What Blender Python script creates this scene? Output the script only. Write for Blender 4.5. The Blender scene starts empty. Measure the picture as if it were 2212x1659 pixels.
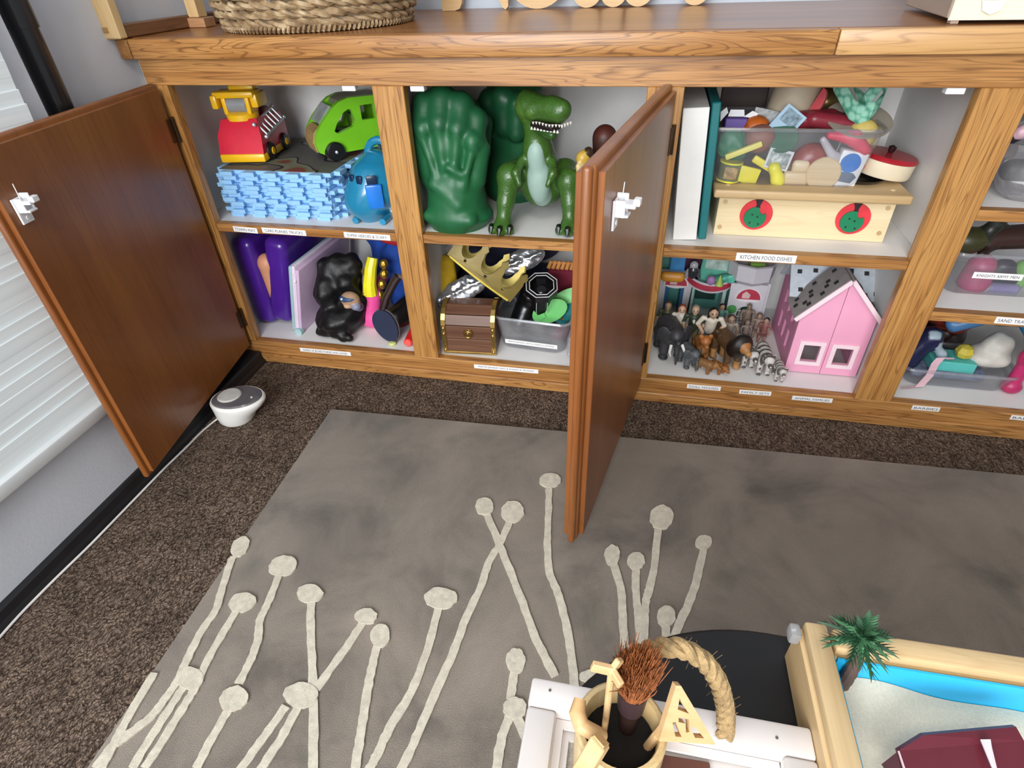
import bpy, bmesh, math, random
import numpy as np
from mathutils import Vector as V, Matrix, Euler

# ------------------------------------------------------------------ scene, camera, light
scene = bpy.context.scene
COL = scene.collection
random.seed(7)
rng = np.random.default_rng(7)
IMG_W, IMG_H, FPX = 2212, 1659, 1246.0
CAM_LOC = V((0.9253, -1.0753, 0.8265))
CAM_ROT = Euler((0.9308, 0.0326, 0.2127), 'XYZ')
cam_data = bpy.data.cameras.new('camera')
cam_data.sensor_fit = 'HORIZONTAL'
cam_data.sensor_width = 36.0
cam_data.lens = FPX / IMG_W * 36.0
cam_data.clip_start = 0.01
cam = bpy.data.objects.new('camera', cam_data)
cam.location = CAM_LOC
cam.rotation_euler = CAM_ROT
COL.objects.link(cam)
scene.camera = cam

scene.view_settings.view_transform = 'Standard'
scene.view_settings.look = 'None'
scene.view_settings.gamma = 1.0
scene.view_settings.use_curve_mapping = False
scene.view_settings.exposure = 0.0

world = bpy.data.worlds.new('room_ambience')
scene.world = world
world.use_nodes = True
wb = world.node_tree.nodes['Background']
wb.inputs[0].default_value = (0.86, 0.93, 1.0, 1)
wb.inputs[1].default_value = 0.50

def area_light(name, loc, target, sx, sy, power, color):
    ld = bpy.data.lights.new(name, 'AREA')
    ld.shape = 'RECTANGLE'; ld.size = sx; ld.size_y = sy
    ld.energy = power; ld.color = color
    o = bpy.data.objects.new(name, ld)
    o.location = loc
    o.rotation_euler = (V(target) - V(loc)).to_track_quat('-Z', 'Y').to_euler()
    COL.objects.link(o)
    return o
# daylight of the window in the left wall (the panes nearer to the viewer, out of frame)
area_light('window_daylight', (0.04, -1.95, 1.15), (1.0, -0.30, 0.35), 1.0, 1.4, 24, (0.95, 0.97, 1.0))
# added fill light behind the viewer, brightens the open cabinet bays
area_light('rear_fill_light', (0.55, -3.1, 1.25), (0.8, 0.3, 0.35), 1.6, 1.2, 96, (0.96, 0.98, 1.0))
# ceiling lamp of the room
area_light('ceiling_lamp', (0.95, -1.75, 2.30), (0.75, 0.0, 0.3), 0.6, 0.6, 14, (1.0, 0.93, 0.84))

# ------------------------------------------------------------------ measuring helpers (points on real planes)
_R = CAM_ROT.to_matrix()
def ray(u, v):
    return _R @ V(((u - IMG_W / 2) / FPX, -(v - IMG_H / 2) / FPX, -1.0))
def fz(u, v, z):
    d = ray(u, v); return CAM_LOC + d * ((z - CAM_LOC.z) / d.z)
def fy(u, v, y):
    d = ray(u, v); return CAM_LOC + d * ((y - CAM_LOC.y) / d.y)
def fx(u, v, x):
    d = ray(u, v); return CAM_LOC + d * ((x - CAM_LOC.x) / d.x)

# ------------------------------------------------------------------ materials
def lin(c):
    if isinstance(c, str):
        c = tuple(int(c[i:i + 2], 16) for i in (0, 2, 4))
    r = []
    for x in c[:3]:
        x = x / 255.0
        r.append(x / 12.92 if x <= 0.04045 else ((x + 0.055) / 1.055) ** 2.4)
    return (*r, 1.0)
_mats = {}
def nmat(name):
    m = bpy.data.materials.new(name); m.use_nodes = True
    nt = m.node_tree
    return m, nt, nt.nodes['Principled BSDF']
def N(nt, kind, **kw):
    n = nt.nodes.new(kind)
    for k, v in kw.items():
        if k.startswith('_'):
            setattr(n, k[1:], v)
        else:
            n.inputs[k.replace('__', ' ')].default_value = v
    return n
def ramp(nt, stops):
    r = nt.nodes.new('ShaderNodeValToRGB')
    e = r.color_ramp.elements
    while len(e) > 2: e.remove(e[-1])
    for i, (p, c) in enumerate(stops):
        if i < 2: el = e[i]
        else: el = e.new(p)
        el.position = p; el.color = c
    return r
def pm(name, c, rough=0.5, metal=0.0, var=0.12, scale=30.0, bump=0.0, bscale=None, spec=0.5, coat=0.0, sss=0.0, alpha=None):
    """plain procedural material: colour with a slight noise variation and fine relief"""
    if name in _mats: return _mats[name]
    m, nt, b = nmat(name)
    c = lin(c)
    tc = N(nt, 'ShaderNodeTexCoord')
    nz = N(nt, 'ShaderNodeTexNoise', Scale=scale, Detail=4.0)
    nt.links.new(tc.outputs['Object'], nz.inputs['Vector'])
    lo = tuple(x * (1 - var) for x in c[:3]) + (1,)
    hi = tuple(min(1, x * (1 + var)) for x in c[:3]) + (1,)
    r = ramp(nt, [(0.3, lo), (0.7, hi)])
    nt.links.new(nz.outputs['Fac'], r.inputs['Fac'])
    nt.links.new(r.outputs['Color'], b.inputs['Base Color'])
    b.inputs['Roughness'].default_value = rough
    b.inputs['Metallic'].default_value = metal
    b.inputs['Specular IOR Level'].default_value = spec
    b.inputs['Coat Weight'].default_value = coat
    b.inputs['Coat Roughness'].default_value = 0.15
    if sss:
        b.inputs['Subsurface Weight'].default_value = sss
        b.inputs['Subsurface Radius'].default_value = (0.01, 0.006, 0.004)
    if bump:
        nb = N(nt, 'ShaderNodeTexNoise', Scale=bscale or scale * 3, Detail=5.0)
        nt.links.new(tc.outputs['Object'], nb.inputs['Vector'])
        bp = N(nt, 'ShaderNodeBump', Strength=bump, Distance=0.003)
        nt.links.new(nb.outputs['Fac'], bp.inputs['Height'])
        nt.links.new(bp.outputs['Normal'], b.inputs['Normal'])
    _mats[name] = m
    return m
def wood(name, axis, dark, mid, light, rough=0.38, seed=0.0, along=1.6, across=26.0, line=0.55, coat=0.15, pore=0.35, cath=1.0):
    """wood grain running along one axis: broad figure, darker growth lines and fine pores"""
    if name in _mats: return _mats[name]
    m, nt, b = nmat(name)
    tc = N(nt, 'ShaderNodeTexCoord')
    ai = 'xyz'.index(axis)
    def mapped(al, ac):
        mp = N(nt, 'ShaderNodeMapping')
        s = [ac, ac, ac]; s[ai] = al
        mp.inputs['Scale'].default_value = s
        mp.inputs['Location'].default_value = (seed, seed * 0.7, seed * 1.3)
        nt.links.new(tc.outputs['Object'], mp.inputs['Vector'])
        return mp
    a = mapped(along, across)
    n1 = N(nt, 'ShaderNodeTexNoise', Scale=1.0, Detail=3.0, Roughness=0.55, Distortion=0.5)
    nt.links.new(a.outputs[0], n1.inputs['Vector'])
    r1 = ramp(nt, [(0.34, lin(mid)), (0.66, lin(light))])
    nt.links.new(n1.outputs['Fac'], r1.inputs['Fac'])
    w0 = mapped(along * 1.3 * cath, across * 1.15)
    w = N(nt, 'ShaderNodeTexNoise', Scale=0.9, Detail=1.5, Roughness=0.45, Distortion=0.8)
    nt.links.new(w0.outputs[0], w.inputs['Vector'])
    mul = N(nt, 'ShaderNodeMath', _operation='MULTIPLY'); mul.inputs[1].default_value = 9.0
    nt.links.new(w.outputs['Fac'], mul.inputs[0])
    fr = N(nt, 'ShaderNodeMath', _operation='PINGPONG'); fr.inputs[1].default_value = 0.5
    nt.links.new(mul.outputs[0], fr.inputs[0])
    r2 = ramp(nt, [(0.0, (line, line, line, 1)), (0.16, (0, 0, 0, 1))])
    nt.links.new(fr.outputs[0], r2.inputs['Fac'])
    mx = N(nt, 'ShaderNodeMix', _data_type='RGBA')
    nt.links.new(r2.outputs['Color'], mx.inputs[0])
    nt.links.new(r1.outputs['Color'], mx.inputs[6])
    mx.inputs[7].default_value = lin(dark)
    p0 = mapped(9.0, 330.0)
    p = N(nt, 'ShaderNodeTexNoise', Scale=1.0, Detail=2.0, Roughness=0.5)
    nt.links.new(p0.outputs[0], p.inputs['Vector'])
    r3 = ramp(nt, [(0.32, (pore, pore, pore, 1)), (0.48, (0, 0, 0, 1))])
    nt.links.new(p.outputs['Fac'], r3.inputs['Fac'])
    mx2 = N(nt, 'ShaderNodeMix', _data_type='RGBA')
    nt.links.new(r3.outputs['Color'], mx2.inputs[0])
    nt.links.new(mx.outputs[2], mx2.inputs[6])
    mx2.inputs[7].default_value = lin(dark)
    nt.links.new(mx2.outputs[2], b.inputs['Base Color'])
    b.inputs['Roughness'].default_value = rough
    b.inputs['Coat Weight'].default_value = coat
    b.inputs['Coat Roughness'].default_value = 0.25
    bp = N(nt, 'ShaderNodeBump', Strength=0.12, Distance=0.002)
    nt.links.new(p.outputs['Fac'], bp.inputs['Height'])
    nt.links.new(bp.outputs['Normal'], b.inputs['Normal'])
    _mats[name] = m
    return m
def clear(name, tint=(0.93, 0.94, 0.97), haze=0.10, hazec=(0.75, 0.76, 0.80), gl=0.12):
    """thin clear plastic: mostly see-through, a little milky, with gloss"""
    if name in _mats: return _mats[name]
    m = bpy.data.materials.new(name); m.use_nodes = True
    nt = m.node_tree
    nt.nodes.clear()
    out = N(nt, 'ShaderNodeOutputMaterial')
    tr = N(nt, 'ShaderNodeBsdfTransparent', Color=(*tint, 1))
    df = N(nt, 'ShaderNodeBsdfDiffuse', Color=(*hazec, 1))
    go = N(nt, 'ShaderNodeBsdfGlossy', Roughness=0.12)
    tc = N(nt, 'ShaderNodeTexCoord')
    nz = N(nt, 'ShaderNodeTexNoise', Scale=18.0, Detail=3.0)
    nt.links.new(tc.outputs['Object'], nz.inputs['Vector'])
    ml = N(nt, 'ShaderNodeMath', _operation='MULTIPLY'); ml.inputs[1].default_value = haze * 2
    nt.links.new(nz.outputs['Fac'], ml.inputs[0])
    m1 = N(nt, 'ShaderNodeMixShader')
    nt.links.new(ml.outputs[0], m1.inputs[0])
    nt.links.new(tr.outputs[0], m1.inputs[1]); nt.links.new(df.outputs[0], m1.inputs[2])
    lw = N(nt, 'ShaderNodeLayerWeight', Blend=0.35)
    m3 = N(nt, 'ShaderNodeMath', _operation='MULTIPLY_ADD'); m3.inputs[1].default_value = 0.32; m3.inputs[2].default_value = gl * 0.4
    nt.links.new(lw.outputs['Fresnel'], m3.inputs[0])
    m2 = N(nt, 'ShaderNodeMixShader')
    nt.links.new(m3.outputs[0], m2.inputs[0])
    nt.links.new(m1.outputs[0], m2.inputs[1]); nt.links.new(go.outputs[0], m2.inputs[2])
    nt.links.new(m2.outputs[0], out.inputs[0])
    _mats[name] = m
    return m
def colmat(name, rough=0.45, var=0.15, scale=60, bump=0.0, coat=0.0, spec=0.5):
    """own colours of a moulded figure (colour attribute: paint regions) with slight mottling"""
    if name in _mats: return _mats[name]
    m, nt, b = nmat(name)
    at = N(nt, 'ShaderNodeAttribute'); at.attribute_name = 'Col'
    tc = N(nt, 'ShaderNodeTexCoord')
    nz = N(nt, 'ShaderNodeTexNoise', Scale=scale, Detail=4.0)
    nt.links.new(tc.outputs['Object'], nz.inputs['Vector'])
    r = ramp(nt, [(0.3, (1 - var, 1 - var, 1 - var, 1)), (0.7, (1, 1, 1, 1))])
    nt.links.new(nz.outputs['Fac'], r.inputs['Fac'])
    mx = N(nt, 'ShaderNodeMix', _data_type='RGBA', _blend_type='MULTIPLY')
    mx.inputs[0].default_value = 1.0
    nt.links.new(at.outputs['Color'], mx.inputs[6]); nt.links.new(r.outputs['Color'], mx.inputs[7])
    nt.links.new(mx.outputs[2], b.inputs['Base Color'])
    b.inputs['Roughness'].default_value = rough
    b.inputs['Coat Weight'].default_value = coat
    b.inputs['Specular IOR Level'].default_value = spec
    if bump:
        nb = N(nt, 'ShaderNodeTexNoise', Scale=scale * 2, Detail=5.0)
        nt.links.new(tc.outputs['Object'], nb.inputs['Vector'])
        bp = N(nt, 'ShaderNodeBump', Strength=bump, Distance=0.003)
        nt.links.new(nb.outputs['Fac'], bp.inputs['Height'])
        nt.links.new(bp.outputs['Normal'], b.inputs['Normal'])
    _mats[name] = m
    return m

# ------------------------------------------------------------------ mesh builder
def rotz(a): return Matrix.Rotation(math.radians(a), 4, 'Z')
def rotx(a): return Matrix.Rotation(math.radians(a), 4, 'X')
def roty(a): return Matrix.Rotation(math.radians(a), 4, 'Y')
def tr(*p): return Matrix.Translation(V(p[0]) if len(p) == 1 else V(p))
class MB:
    def __init__(self, T=None):
        self.v = []; self.f = []; self.T = T or Matrix.Identity(4); self.c = None
    def add(self, vs, fs, T=None):
        o = len(self.v); M = self.T @ T if T is not None else self.T
        self.v += [M @ V(p) for p in vs]
        self.f += [tuple(i + o for i in f) for f in fs]
        return self
    def box(self, c, s, bev=0.0, seg=2, T=None, taper=None):
        bm = bmesh.new()
        bmesh.ops.create_cube(bm, size=1.0)
        for v in bm.verts:
            k = 1.0
            if taper and v.co.z < 0: k = taper
            v.co = V((v.co.x * s[0] * k, v.co.y * s[1] * k, v.co.z * s[2]))
        if bev:
            bmesh.ops.bevel(bm, geom=bm.edges[:], offset=bev, segments=seg, affect='EDGES', profile=0.5, clamp_overlap=True)
        for v in bm.verts: v.co += V(c)
        bm.verts.index_update()
        self.add([v.co.copy() for v in bm.verts], [[x.index for x in f.verts] for f in bm.faces], T)
        bm.free(); return self
    def bounds(self, x0, x1, y0, y1, z0, z1, bev=0.0, seg=2, T=None):
        return self.box(((x0 + x1) / 2, (y0 + y1) / 2, (z0 + z1) / 2), (x1 - x0, y1 - y0, z1 - z0), bev, seg, T)
    def tube(self, pts, r, n=8, closed=False, cap=True, T=None):
        pts = [V(p) for p in pts]; m = len(pts)
        rs = r if isinstance(r, (list, tuple)) else [r] * m
        vs = []; fs = []
        prev = None
        for i, p in enumerate(pts):
            if closed: t = pts[(i + 1) % m] - pts[i - 1]
            else: t = pts[min(i + 1, m - 1)] - pts[max(i - 1, 0)]
            if t.length < 1e-9: t = V((0, 0, 1))
            t.normalize()
            if prev is None:
                a = V((0, 0, 1)) if abs(t.z) < 0.9 else V((1, 0, 0))
                u = t.cross(a).normalized()
            else:
                u = prev - t * prev.dot(t)
                u = u.normalized() if u.length > 1e-6 else t.orthogonal().normalized()
            prev = u; w = t.cross(u)
            for k in range(n):
                an = 2 * math.pi * k / n
                vs.append(p + (u * math.cos(an) + w * math.sin(an)) * rs[i])
        for i in range(m if closed else m - 1):
            j = (i + 1) % m
            for k in range(n):
                l = (k + 1) % n
                fs.append((i * n + k, i * n + l, j * n + l, j * n + k))
        if cap and not closed:
            fs.append(tuple(range(n))[::-1]); fs.append(tuple((m - 1) * n + k for k in range(n)))
        return self.add(vs, fs, T)
    def cyl(self, p0, p1, r0, r1=None, n=20, T=None):
        r1 = r0 if r1 is None else r1
        return self.tube([p0, p1], [r0, r1], n, T=T)
    def disc(self, c, axis, r, t, n=28, bev=0.0, T=None):
        c = V(c); a = V(axis).normalized()
        if bev:
            return self.tube([c - a * t / 2, c - a * (t / 2 - bev), c + a * (t / 2 - bev), c + a * t / 2], [r - bev, r, r, r - bev], n, T=T)
        return self.tube([c - a * t / 2, c + a * t / 2], r, n, T=T)
    def lathe(self, prof, n=28, c=(0, 0, 0), T=None, close=False):
        vs = []; fs = []; m = len(prof)
        for r, z in prof:
            for k in range(n):
                a = 2 * math.pi * k / n
                vs.append((c[0] + max(r, 1e-5) * math.cos(a), c[1] + max(r, 1e-5) * math.sin(a), c[2] + z))
        for i in range(m - 1):
            for k in range(n):
                l = (k + 1) % n
                fs.append((i * n + k, i * n + l, (i + 1) * n + l, (i + 1) * n + k))
        if prof[0][0] > 1e-4 and not close: fs.append(tuple(range(n))[::-1])
        if prof[-1][0] > 1e-4 and not close: fs.append(tuple((m - 1) * n + k for k in range(n)))
        return self.add(vs, fs, T)
    def ell(self, c, r, n=16, T=None, R=None):
        if not isinstance(r, (tuple, list)): r = (r, r, r)
        vs = []; fs = []; m = n // 2 + 2
        for i in range(m):
            t = math.pi * (0.02 + 0.96 * i / (m - 1))
            for k in range(n):
                a = 2 * math.pi * k / n
                p = V((r[0] * math.sin(t) * math.cos(a), r[1] * math.sin(t) * math.sin(a), -r[2] * math.cos(t)))
                if R is not None: p = R.to_3x3() @ p
                vs.append(p + V(c))
        for i in range(m - 1):
            for k in range(n):
                l = (k + 1) % n
                fs.append((i * n + k, i * n + l, (i + 1) * n + l, (i + 1) * n + k))
        fs.append(tuple(range(n))[::-1]); fs.append(tuple((m - 1) * n + k for k in range(n)))
        return self.add(vs, fs, T)
    def plate(self, outer, holes=(), t=0.01, T=None, warp=None):
        """flat piece cut from a board: outline (u, v) with holes, thickness t along local +z"""
        bm = bmesh.new(); es = []
        for loop in [outer, *holes]:
            vs = [bm.verts.new((p[0], p[1], 0)) for p in loop]
            es += [bm.edges.new((vs[i], vs[(i + 1) % len(vs)])) for i in range(len(vs))]
        bmesh.ops.triangle_fill(bm, use_beauty=True, use_dissolve=False, edges=es)
        bmesh.ops.recalc_face_normals(bm, faces=bm.faces[:])
        if bm.faces and bm.faces[:][0].normal.z > 0:
            bmesh.ops.reverse_faces(bm, faces=bm.faces[:])
        if warp:
            bmesh.ops.subdivide_edges(bm, edges=bm.edges[:], cuts=2, use_grid_fill=True)
        ex = bmesh.ops.extrude_face_region(bm, geom=bm.faces[:])
        for g in ex['geom']:
            if isinstance(g, bmesh.types.BMVert): g.co.z += t
        bmesh.ops.recalc_face_normals(bm, faces=bm.faces[:])
        bm.verts.index_update()
        pts = [v.co.copy() for v in bm.verts]
        if warp: pts = [V(warp(p)) for p in pts]
        self.add(pts, [[x.index for x in f.verts] for f in bm.faces], T)
        bm.free(); return self
    def sheet(self, fn, nu, nv, t=0.0):
        """surface from fn(u, v) -> point, u, v in 0..1"""
        vs = [fn(i / nu, j / nv) for j in range(nv + 1) for i in range(nu + 1)]
        w = nu + 1
        fs = [(j * w + i, j * w + i + 1, (j + 1) * w + i + 1, (j + 1) * w + i) for j in range(nv) for i in range(nu)]
        if t:
            o = len(vs)
            vs = vs + [V(p) + V(t) for p in vs]
            fs += [tuple(q + o for q in f)[::-1] for f in fs]
            rim = [i for i in range(w)] + [j * w + nu for j in range(1, nv + 1)] + [nv * w + i for i in range(nu - 1, -1, -1)] + [j * w for j in range(nv - 1, 0, -1)]
            for a in range(len(rim)):
                b = (a + 1) % len(rim)
                fs.append((rim[a], rim[b], rim[b] + o, rim[a] + o))
        return self.add(vs, fs)
    def build(self, name, mat, parent=None, origin=None, loc=None, rot=None, ang=35):
        me = bpy.data.meshes.new(name)
        vs = self.v
        if origin is not None: vs = [p - V(origin) for p in vs]
        me.from_pydata([tuple(p) for p in vs], [], self.f)
        me.validate()
        if mat is not None: me.materials.append(mat)
        if ang:
            me.polygons.foreach_set('use_smooth', [True] * len(me.polygons))
            me.set_sharp_from_angle(angle=math.radians(ang))
        if self.c is not None:
            at = me.color_attributes.new('Col', 'FLOAT_COLOR', 'POINT')
            at.data.foreach_set('color', np.asarray(self.c, dtype=np.float32).ravel())
        me.update()
        o = bpy.data.objects.new(name, me); COL.objects.link(o)
        if parent is not None: o.parent = parent
        if loc is not None: o.location = loc
        elif origin is not None and parent is None: o.location = origin
        if rot is not None: o.rotation_euler = rot
        return o
def tag(o, label, cat, group=None, kind=None):
    o['label'] = label
    if cat: o['category'] = cat
    if group: o['group'] = group
    if kind: o['kind'] = kind
    return o
def structure(o): o['kind'] = 'structure'; return o
def thing(name, label, cat, loc=(0, 0, 0), rot=None, group=None):
    o = bpy.data.objects.new(name, None); COL.objects.link(o)
    o.empty_display_size = 0.02
    o.location = loc
    if rot is not None: o.rotation_euler = rot
    return tag(o, label, cat, group)
def Zr(a): return (0, 0, math.radians(a))
def copy_tree(o, parent=None):
    c = o.copy(); COL.objects.link(c); c.parent = parent
    for ch in list(o.children): copy_tree(ch, c)
    return c

# ------------------------------------------------------------------ soft moulded bodies (one continuous surface from rounded volumes)
def sdf_mesh(prims, h, k=0.008, disp=None):
    """prims: ('c', p0, p1, r0, r1, colour) rounded cone, ('e', centre, radii, R or None, colour) ellipsoid; smooth union"""
    lo = np.array([1e9] * 3); hi = -lo
    for p in prims:
        if p[0] == 'c':
            for q, r in ((p[1], p[3]), (p[2], p[4])):
                lo = np.minimum(lo, np.array(q) - r); hi = np.maximum(hi, np.array(q) + r)
        else:
            r = max(p[2]); lo = np.minimum(lo, np.array(p[1]) - r); hi = np.maximum(hi, np.array(p[1]) + r)
    lo -= 2.5 * h + k * 0.5; hi += 2.5 * h + k * 0.5
    n = np.ceil((hi - lo) / h).astype(int) + 1
    ax = [lo[i] + h * np.arange(n[i]) for i in range(3)]
    G = np.stack(np.meshgrid(*ax, indexing='ij'), -1).reshape(-1, 3).astype(np.float64)
    def dist(P, p):
        if p[0] == 'c':
            a = np.array(p[1], float); b = np.array(p[2], float); d = b - a
            L = d @ d
            t = np.clip(((P - a) @ d) / L, 0, 1) if L > 1e-12 else np.zeros(len(P))
            return np.linalg.norm(P - a - t[:, None] * d, axis=1) - (p[3] + (p[4] - p[3]) * t)
        q = P - np.array(p[1], float)
        if p[3] is not None: q = q @ np.array(p[3].to_3x3())
        r = np.array(p[2], float)
        k0 = np.linalg.norm(q / r, axis=1); k1 = np.linalg.norm(q / (r * r), axis=1)
        return k0 * (k0 - 1) / np.maximum(k1, 1e-9)
    def field(P):
        D = None
        for p in prims:
            d = dist(P, p)
            if D is None: D = d
            elif k > 0:
                hh = np.clip(0.5 + 0.5 * (D - d) / k, 0, 1)
                D = D * (1 - hh) + d * hh - k * hh * (1 - hh)
            else: D = np.minimum(D, d)
        if disp is not None: D = D + disp(P)
        return D
    F = field(G).reshape(n)
    ins = F < 0
    s = np.zeros(n - 1, int); acc = np.zeros((*(n - 1), 3)); cnt = np.zeros(n - 1)
    offs = [(i, j, l) for i in (0, 1) for j in (0, 1) for l in (0, 1)]
    def cut(A, o): return A[o[0]:o[0] + n[0] - 1, o[1]:o[1] + n[1] - 1, o[2]:o[2] + n[2] - 1]
    for o in offs:
        for axis in range(3):
            if o[axis] == 0:
                o2 = list(o); o2[axis] = 1; o2 = tuple(o2)
                a = cut(F, o); b = cut(F, o2)
                cr = (a < 0) != (b < 0)
                t = np.where(cr, a / np.where(cr, a - b, 1), 0)
                for c in range(3):
                    acc[..., c] += np.where(cr, o[c] + (t if c == axis else 0), 0)
                cnt += cr
    act = cnt > 0
    idx = -np.ones(n - 1, int); idx[act] = np.arange(act.sum())
    cells = np.argwhere(act)
    P = lo + h * (cells + acc[act] / cnt[act][:, None])
    quads = []
    for axis in range(3):
        a = np.take(ins, range(n[axis] - 1), axis); b = np.take(ins, range(1, n[axis]), axis)
        ch = np.argwhere(a != b)
        o1, o2 = [(1, 2), (2, 0), (0, 1)][axis]
        ok = (ch[:, o1] > 0) & (ch[:, o2] > 0) & (ch[:, o1] < n[o1] - 1) & (ch[:, o2] < n[o2] - 1)
        ch = ch[ok]
        if not len(ch): continue
        def cell(d1, d2):
            q = ch.copy(); q[:, o1] -= d1; q[:, o2] -= d2
            return idx[q[:, 0], q[:, 1], q[:, 2]]
        Q = np.stack([cell(1, 1), cell(0, 1), cell(0, 0), cell(1, 0)], 1)
        inside = ins[ch[:, 0], ch[:, 1], ch[:, 2]]
        Q = np.where(inside[:, None], Q, Q[:, ::-1])
        quads.append(Q)
    Q = np.concatenate(quads)
    Q = Q[(Q >= 0).all(1)]
    # relax a little
    best = np.full(len(P), 1e9); colr = np.zeros((len(P), 4)); colr[:, 3] = 1
    for p in prims:
        d = dist(P, p) - (1e-5)
        c = lin(p[5] if p[0] == 'c' else p[4])
        b = d < best
        best = np.where(b, d, best); colr[b, :3] = c[:3]
    return P, Q, colr
def soft(name, prims, h, mat, k=0.008, parent=None, origin=(0, 0, 0), disp=None, rot=None, colfn=None, world_origin=True):
    P, Q, c = sdf_mesh(prims, h, k, disp)
    if colfn: c = colfn(P, c)
    mb = MB(); mb.v = [V(p) for p in P]; mb.f = [tuple(int(i) for i in q) for q in Q]; mb.c = c
    o = mb.build(name, mat, parent, ang=180)
    if parent is None: o.location = origin
    if rot is not None: o.rotation_euler = rot
    return o
def noise3(P, f, seed=0):
    s = np.zeros(len(P)); r = np.random.default_rng(seed)
    for o in range(5):
        d = r.normal(size=3); d *= f * (1 + 0.5 * o) / np.linalg.norm(d)
        s += np.sin(P @ d + r.uniform(0, 6.28)) / (1 + 0.4 * o)
    return s / 3

TEXTS = []
def lettering(parent, text, c, w, h, color='3a3f4a', T=None):
    """letters on a flat face looking to -y, centred at c, fitted to width w and height h"""
    cu = bpy.data.curves.new('lettering', 'FONT'); cu.body = text; cu.size = 1.0
    cu.align_x = 'CENTER'; cu.align_y = 'CENTER'; cu.resolution_u = 2
    o = bpy.data.objects.new('lettering_source', cu); COL.objects.link(o)
    TEXTS.append((o, parent, V(c), w, h, color, T))
# ------------------------------------------------------------------ the setting
X = [0.0, 0.4274, 0.4874, 0.9148, 0.9748, 1.4014, 1.4714, 1.8990]   # openings of the four bays
ZT, ZB, ZS, ZU, TOP = 0.6445, 0.058, 0.366, 0.692, 0.725
WALLX = -0.004

def carpet_mat():
    m, nt, b = nmat('loop_carpet')
    tc = N(nt, 'ShaderNodeTexCoord')
    mp = N(nt, 'ShaderNodeMapping'); mp.inputs['Rotation'].default_value = (0, 0, math.radians(4)); mp.inputs['Scale'].default_value = (1.0, 0.5, 1.0)
    nt.links.new(tc.outputs['Object'], mp.inputs[0])
    vo = N(nt, 'ShaderNodeTexVoronoi', Scale=270.0, Randomness=0.9)
    nz = N(nt, 'ShaderNodeTexNoise', Scale=60.0, Detail=4.0, Roughness=0.6)
    big = N(nt, 'ShaderNodeTexNoise', Scale=14.0, Detail=3.0)
    ds = N(nt, 'ShaderNodeMix', _data_type='VECTOR'); ds.inputs[0].default_value = 0.02
    nt.links.new(mp.outputs[0], ds.inputs[4]); nt.links.new(nz.outputs['Color'], ds.inputs[5])
    nt.links.new(mp.outputs[0], nz.inputs['Vector'])
    nt.links.new(ds.outputs[1], vo.inputs['Vector'])
    nt.links.new(tc.outputs['Object'], big.inputs['Vector'])
    r = ramp(nt, [(0.0, lin('a38f7f')), (0.75, lin('524339'))])
    nt.links.new(vo.outputs['Distance'], r.inputs['Fac'])
    r2 = ramp(nt, [(0.3, (0.45, 0.45, 0.45, 1)), (0.62, (1.1, 1.08, 1.05, 1))])
    ad = N(nt, 'ShaderNodeMath', _operation='MULTIPLY_ADD'); ad.inputs[1].default_value = 0.6
    nt.links.new(nz.outputs['Fac'], ad.inputs[0])
    sc = N(nt, 'ShaderNodeMath', _operation='MULTIPLY'); sc.inputs[1].default_value = 0.4
    nt.links.new(big.outputs['Fac'], sc.inputs[0]); nt.links.new(sc.outputs[0], ad.inputs[2])
    nt.links.new(ad.outputs[0], r2.inputs['Fac'])
    mx = N(nt, 'ShaderNodeMix', _data_type='RGBA', _blend_type='MULTIPLY'); mx.inputs[0].default_value = 1.0
    nt.links.new(r.outputs['Color'], mx.inputs[6]); nt.links.new(r2.outputs['Color'], mx.inputs[7])
    nt.links.new(mx.outputs[2], b.inputs['Base Color'])
    b.inputs['Roughness'].default_value = 0.95; b.inputs['Specular IOR Level'].default_value = 0.1
    bp = N(nt, 'ShaderNodeBump', Strength=1.0, Distance=0.006); bp.invert = True
    nt.links.new(vo.outputs['Distance'], bp.inputs['Height'])
    nt.links.new(bp.outputs['Normal'], b.inputs['Normal'])
    return m
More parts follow.
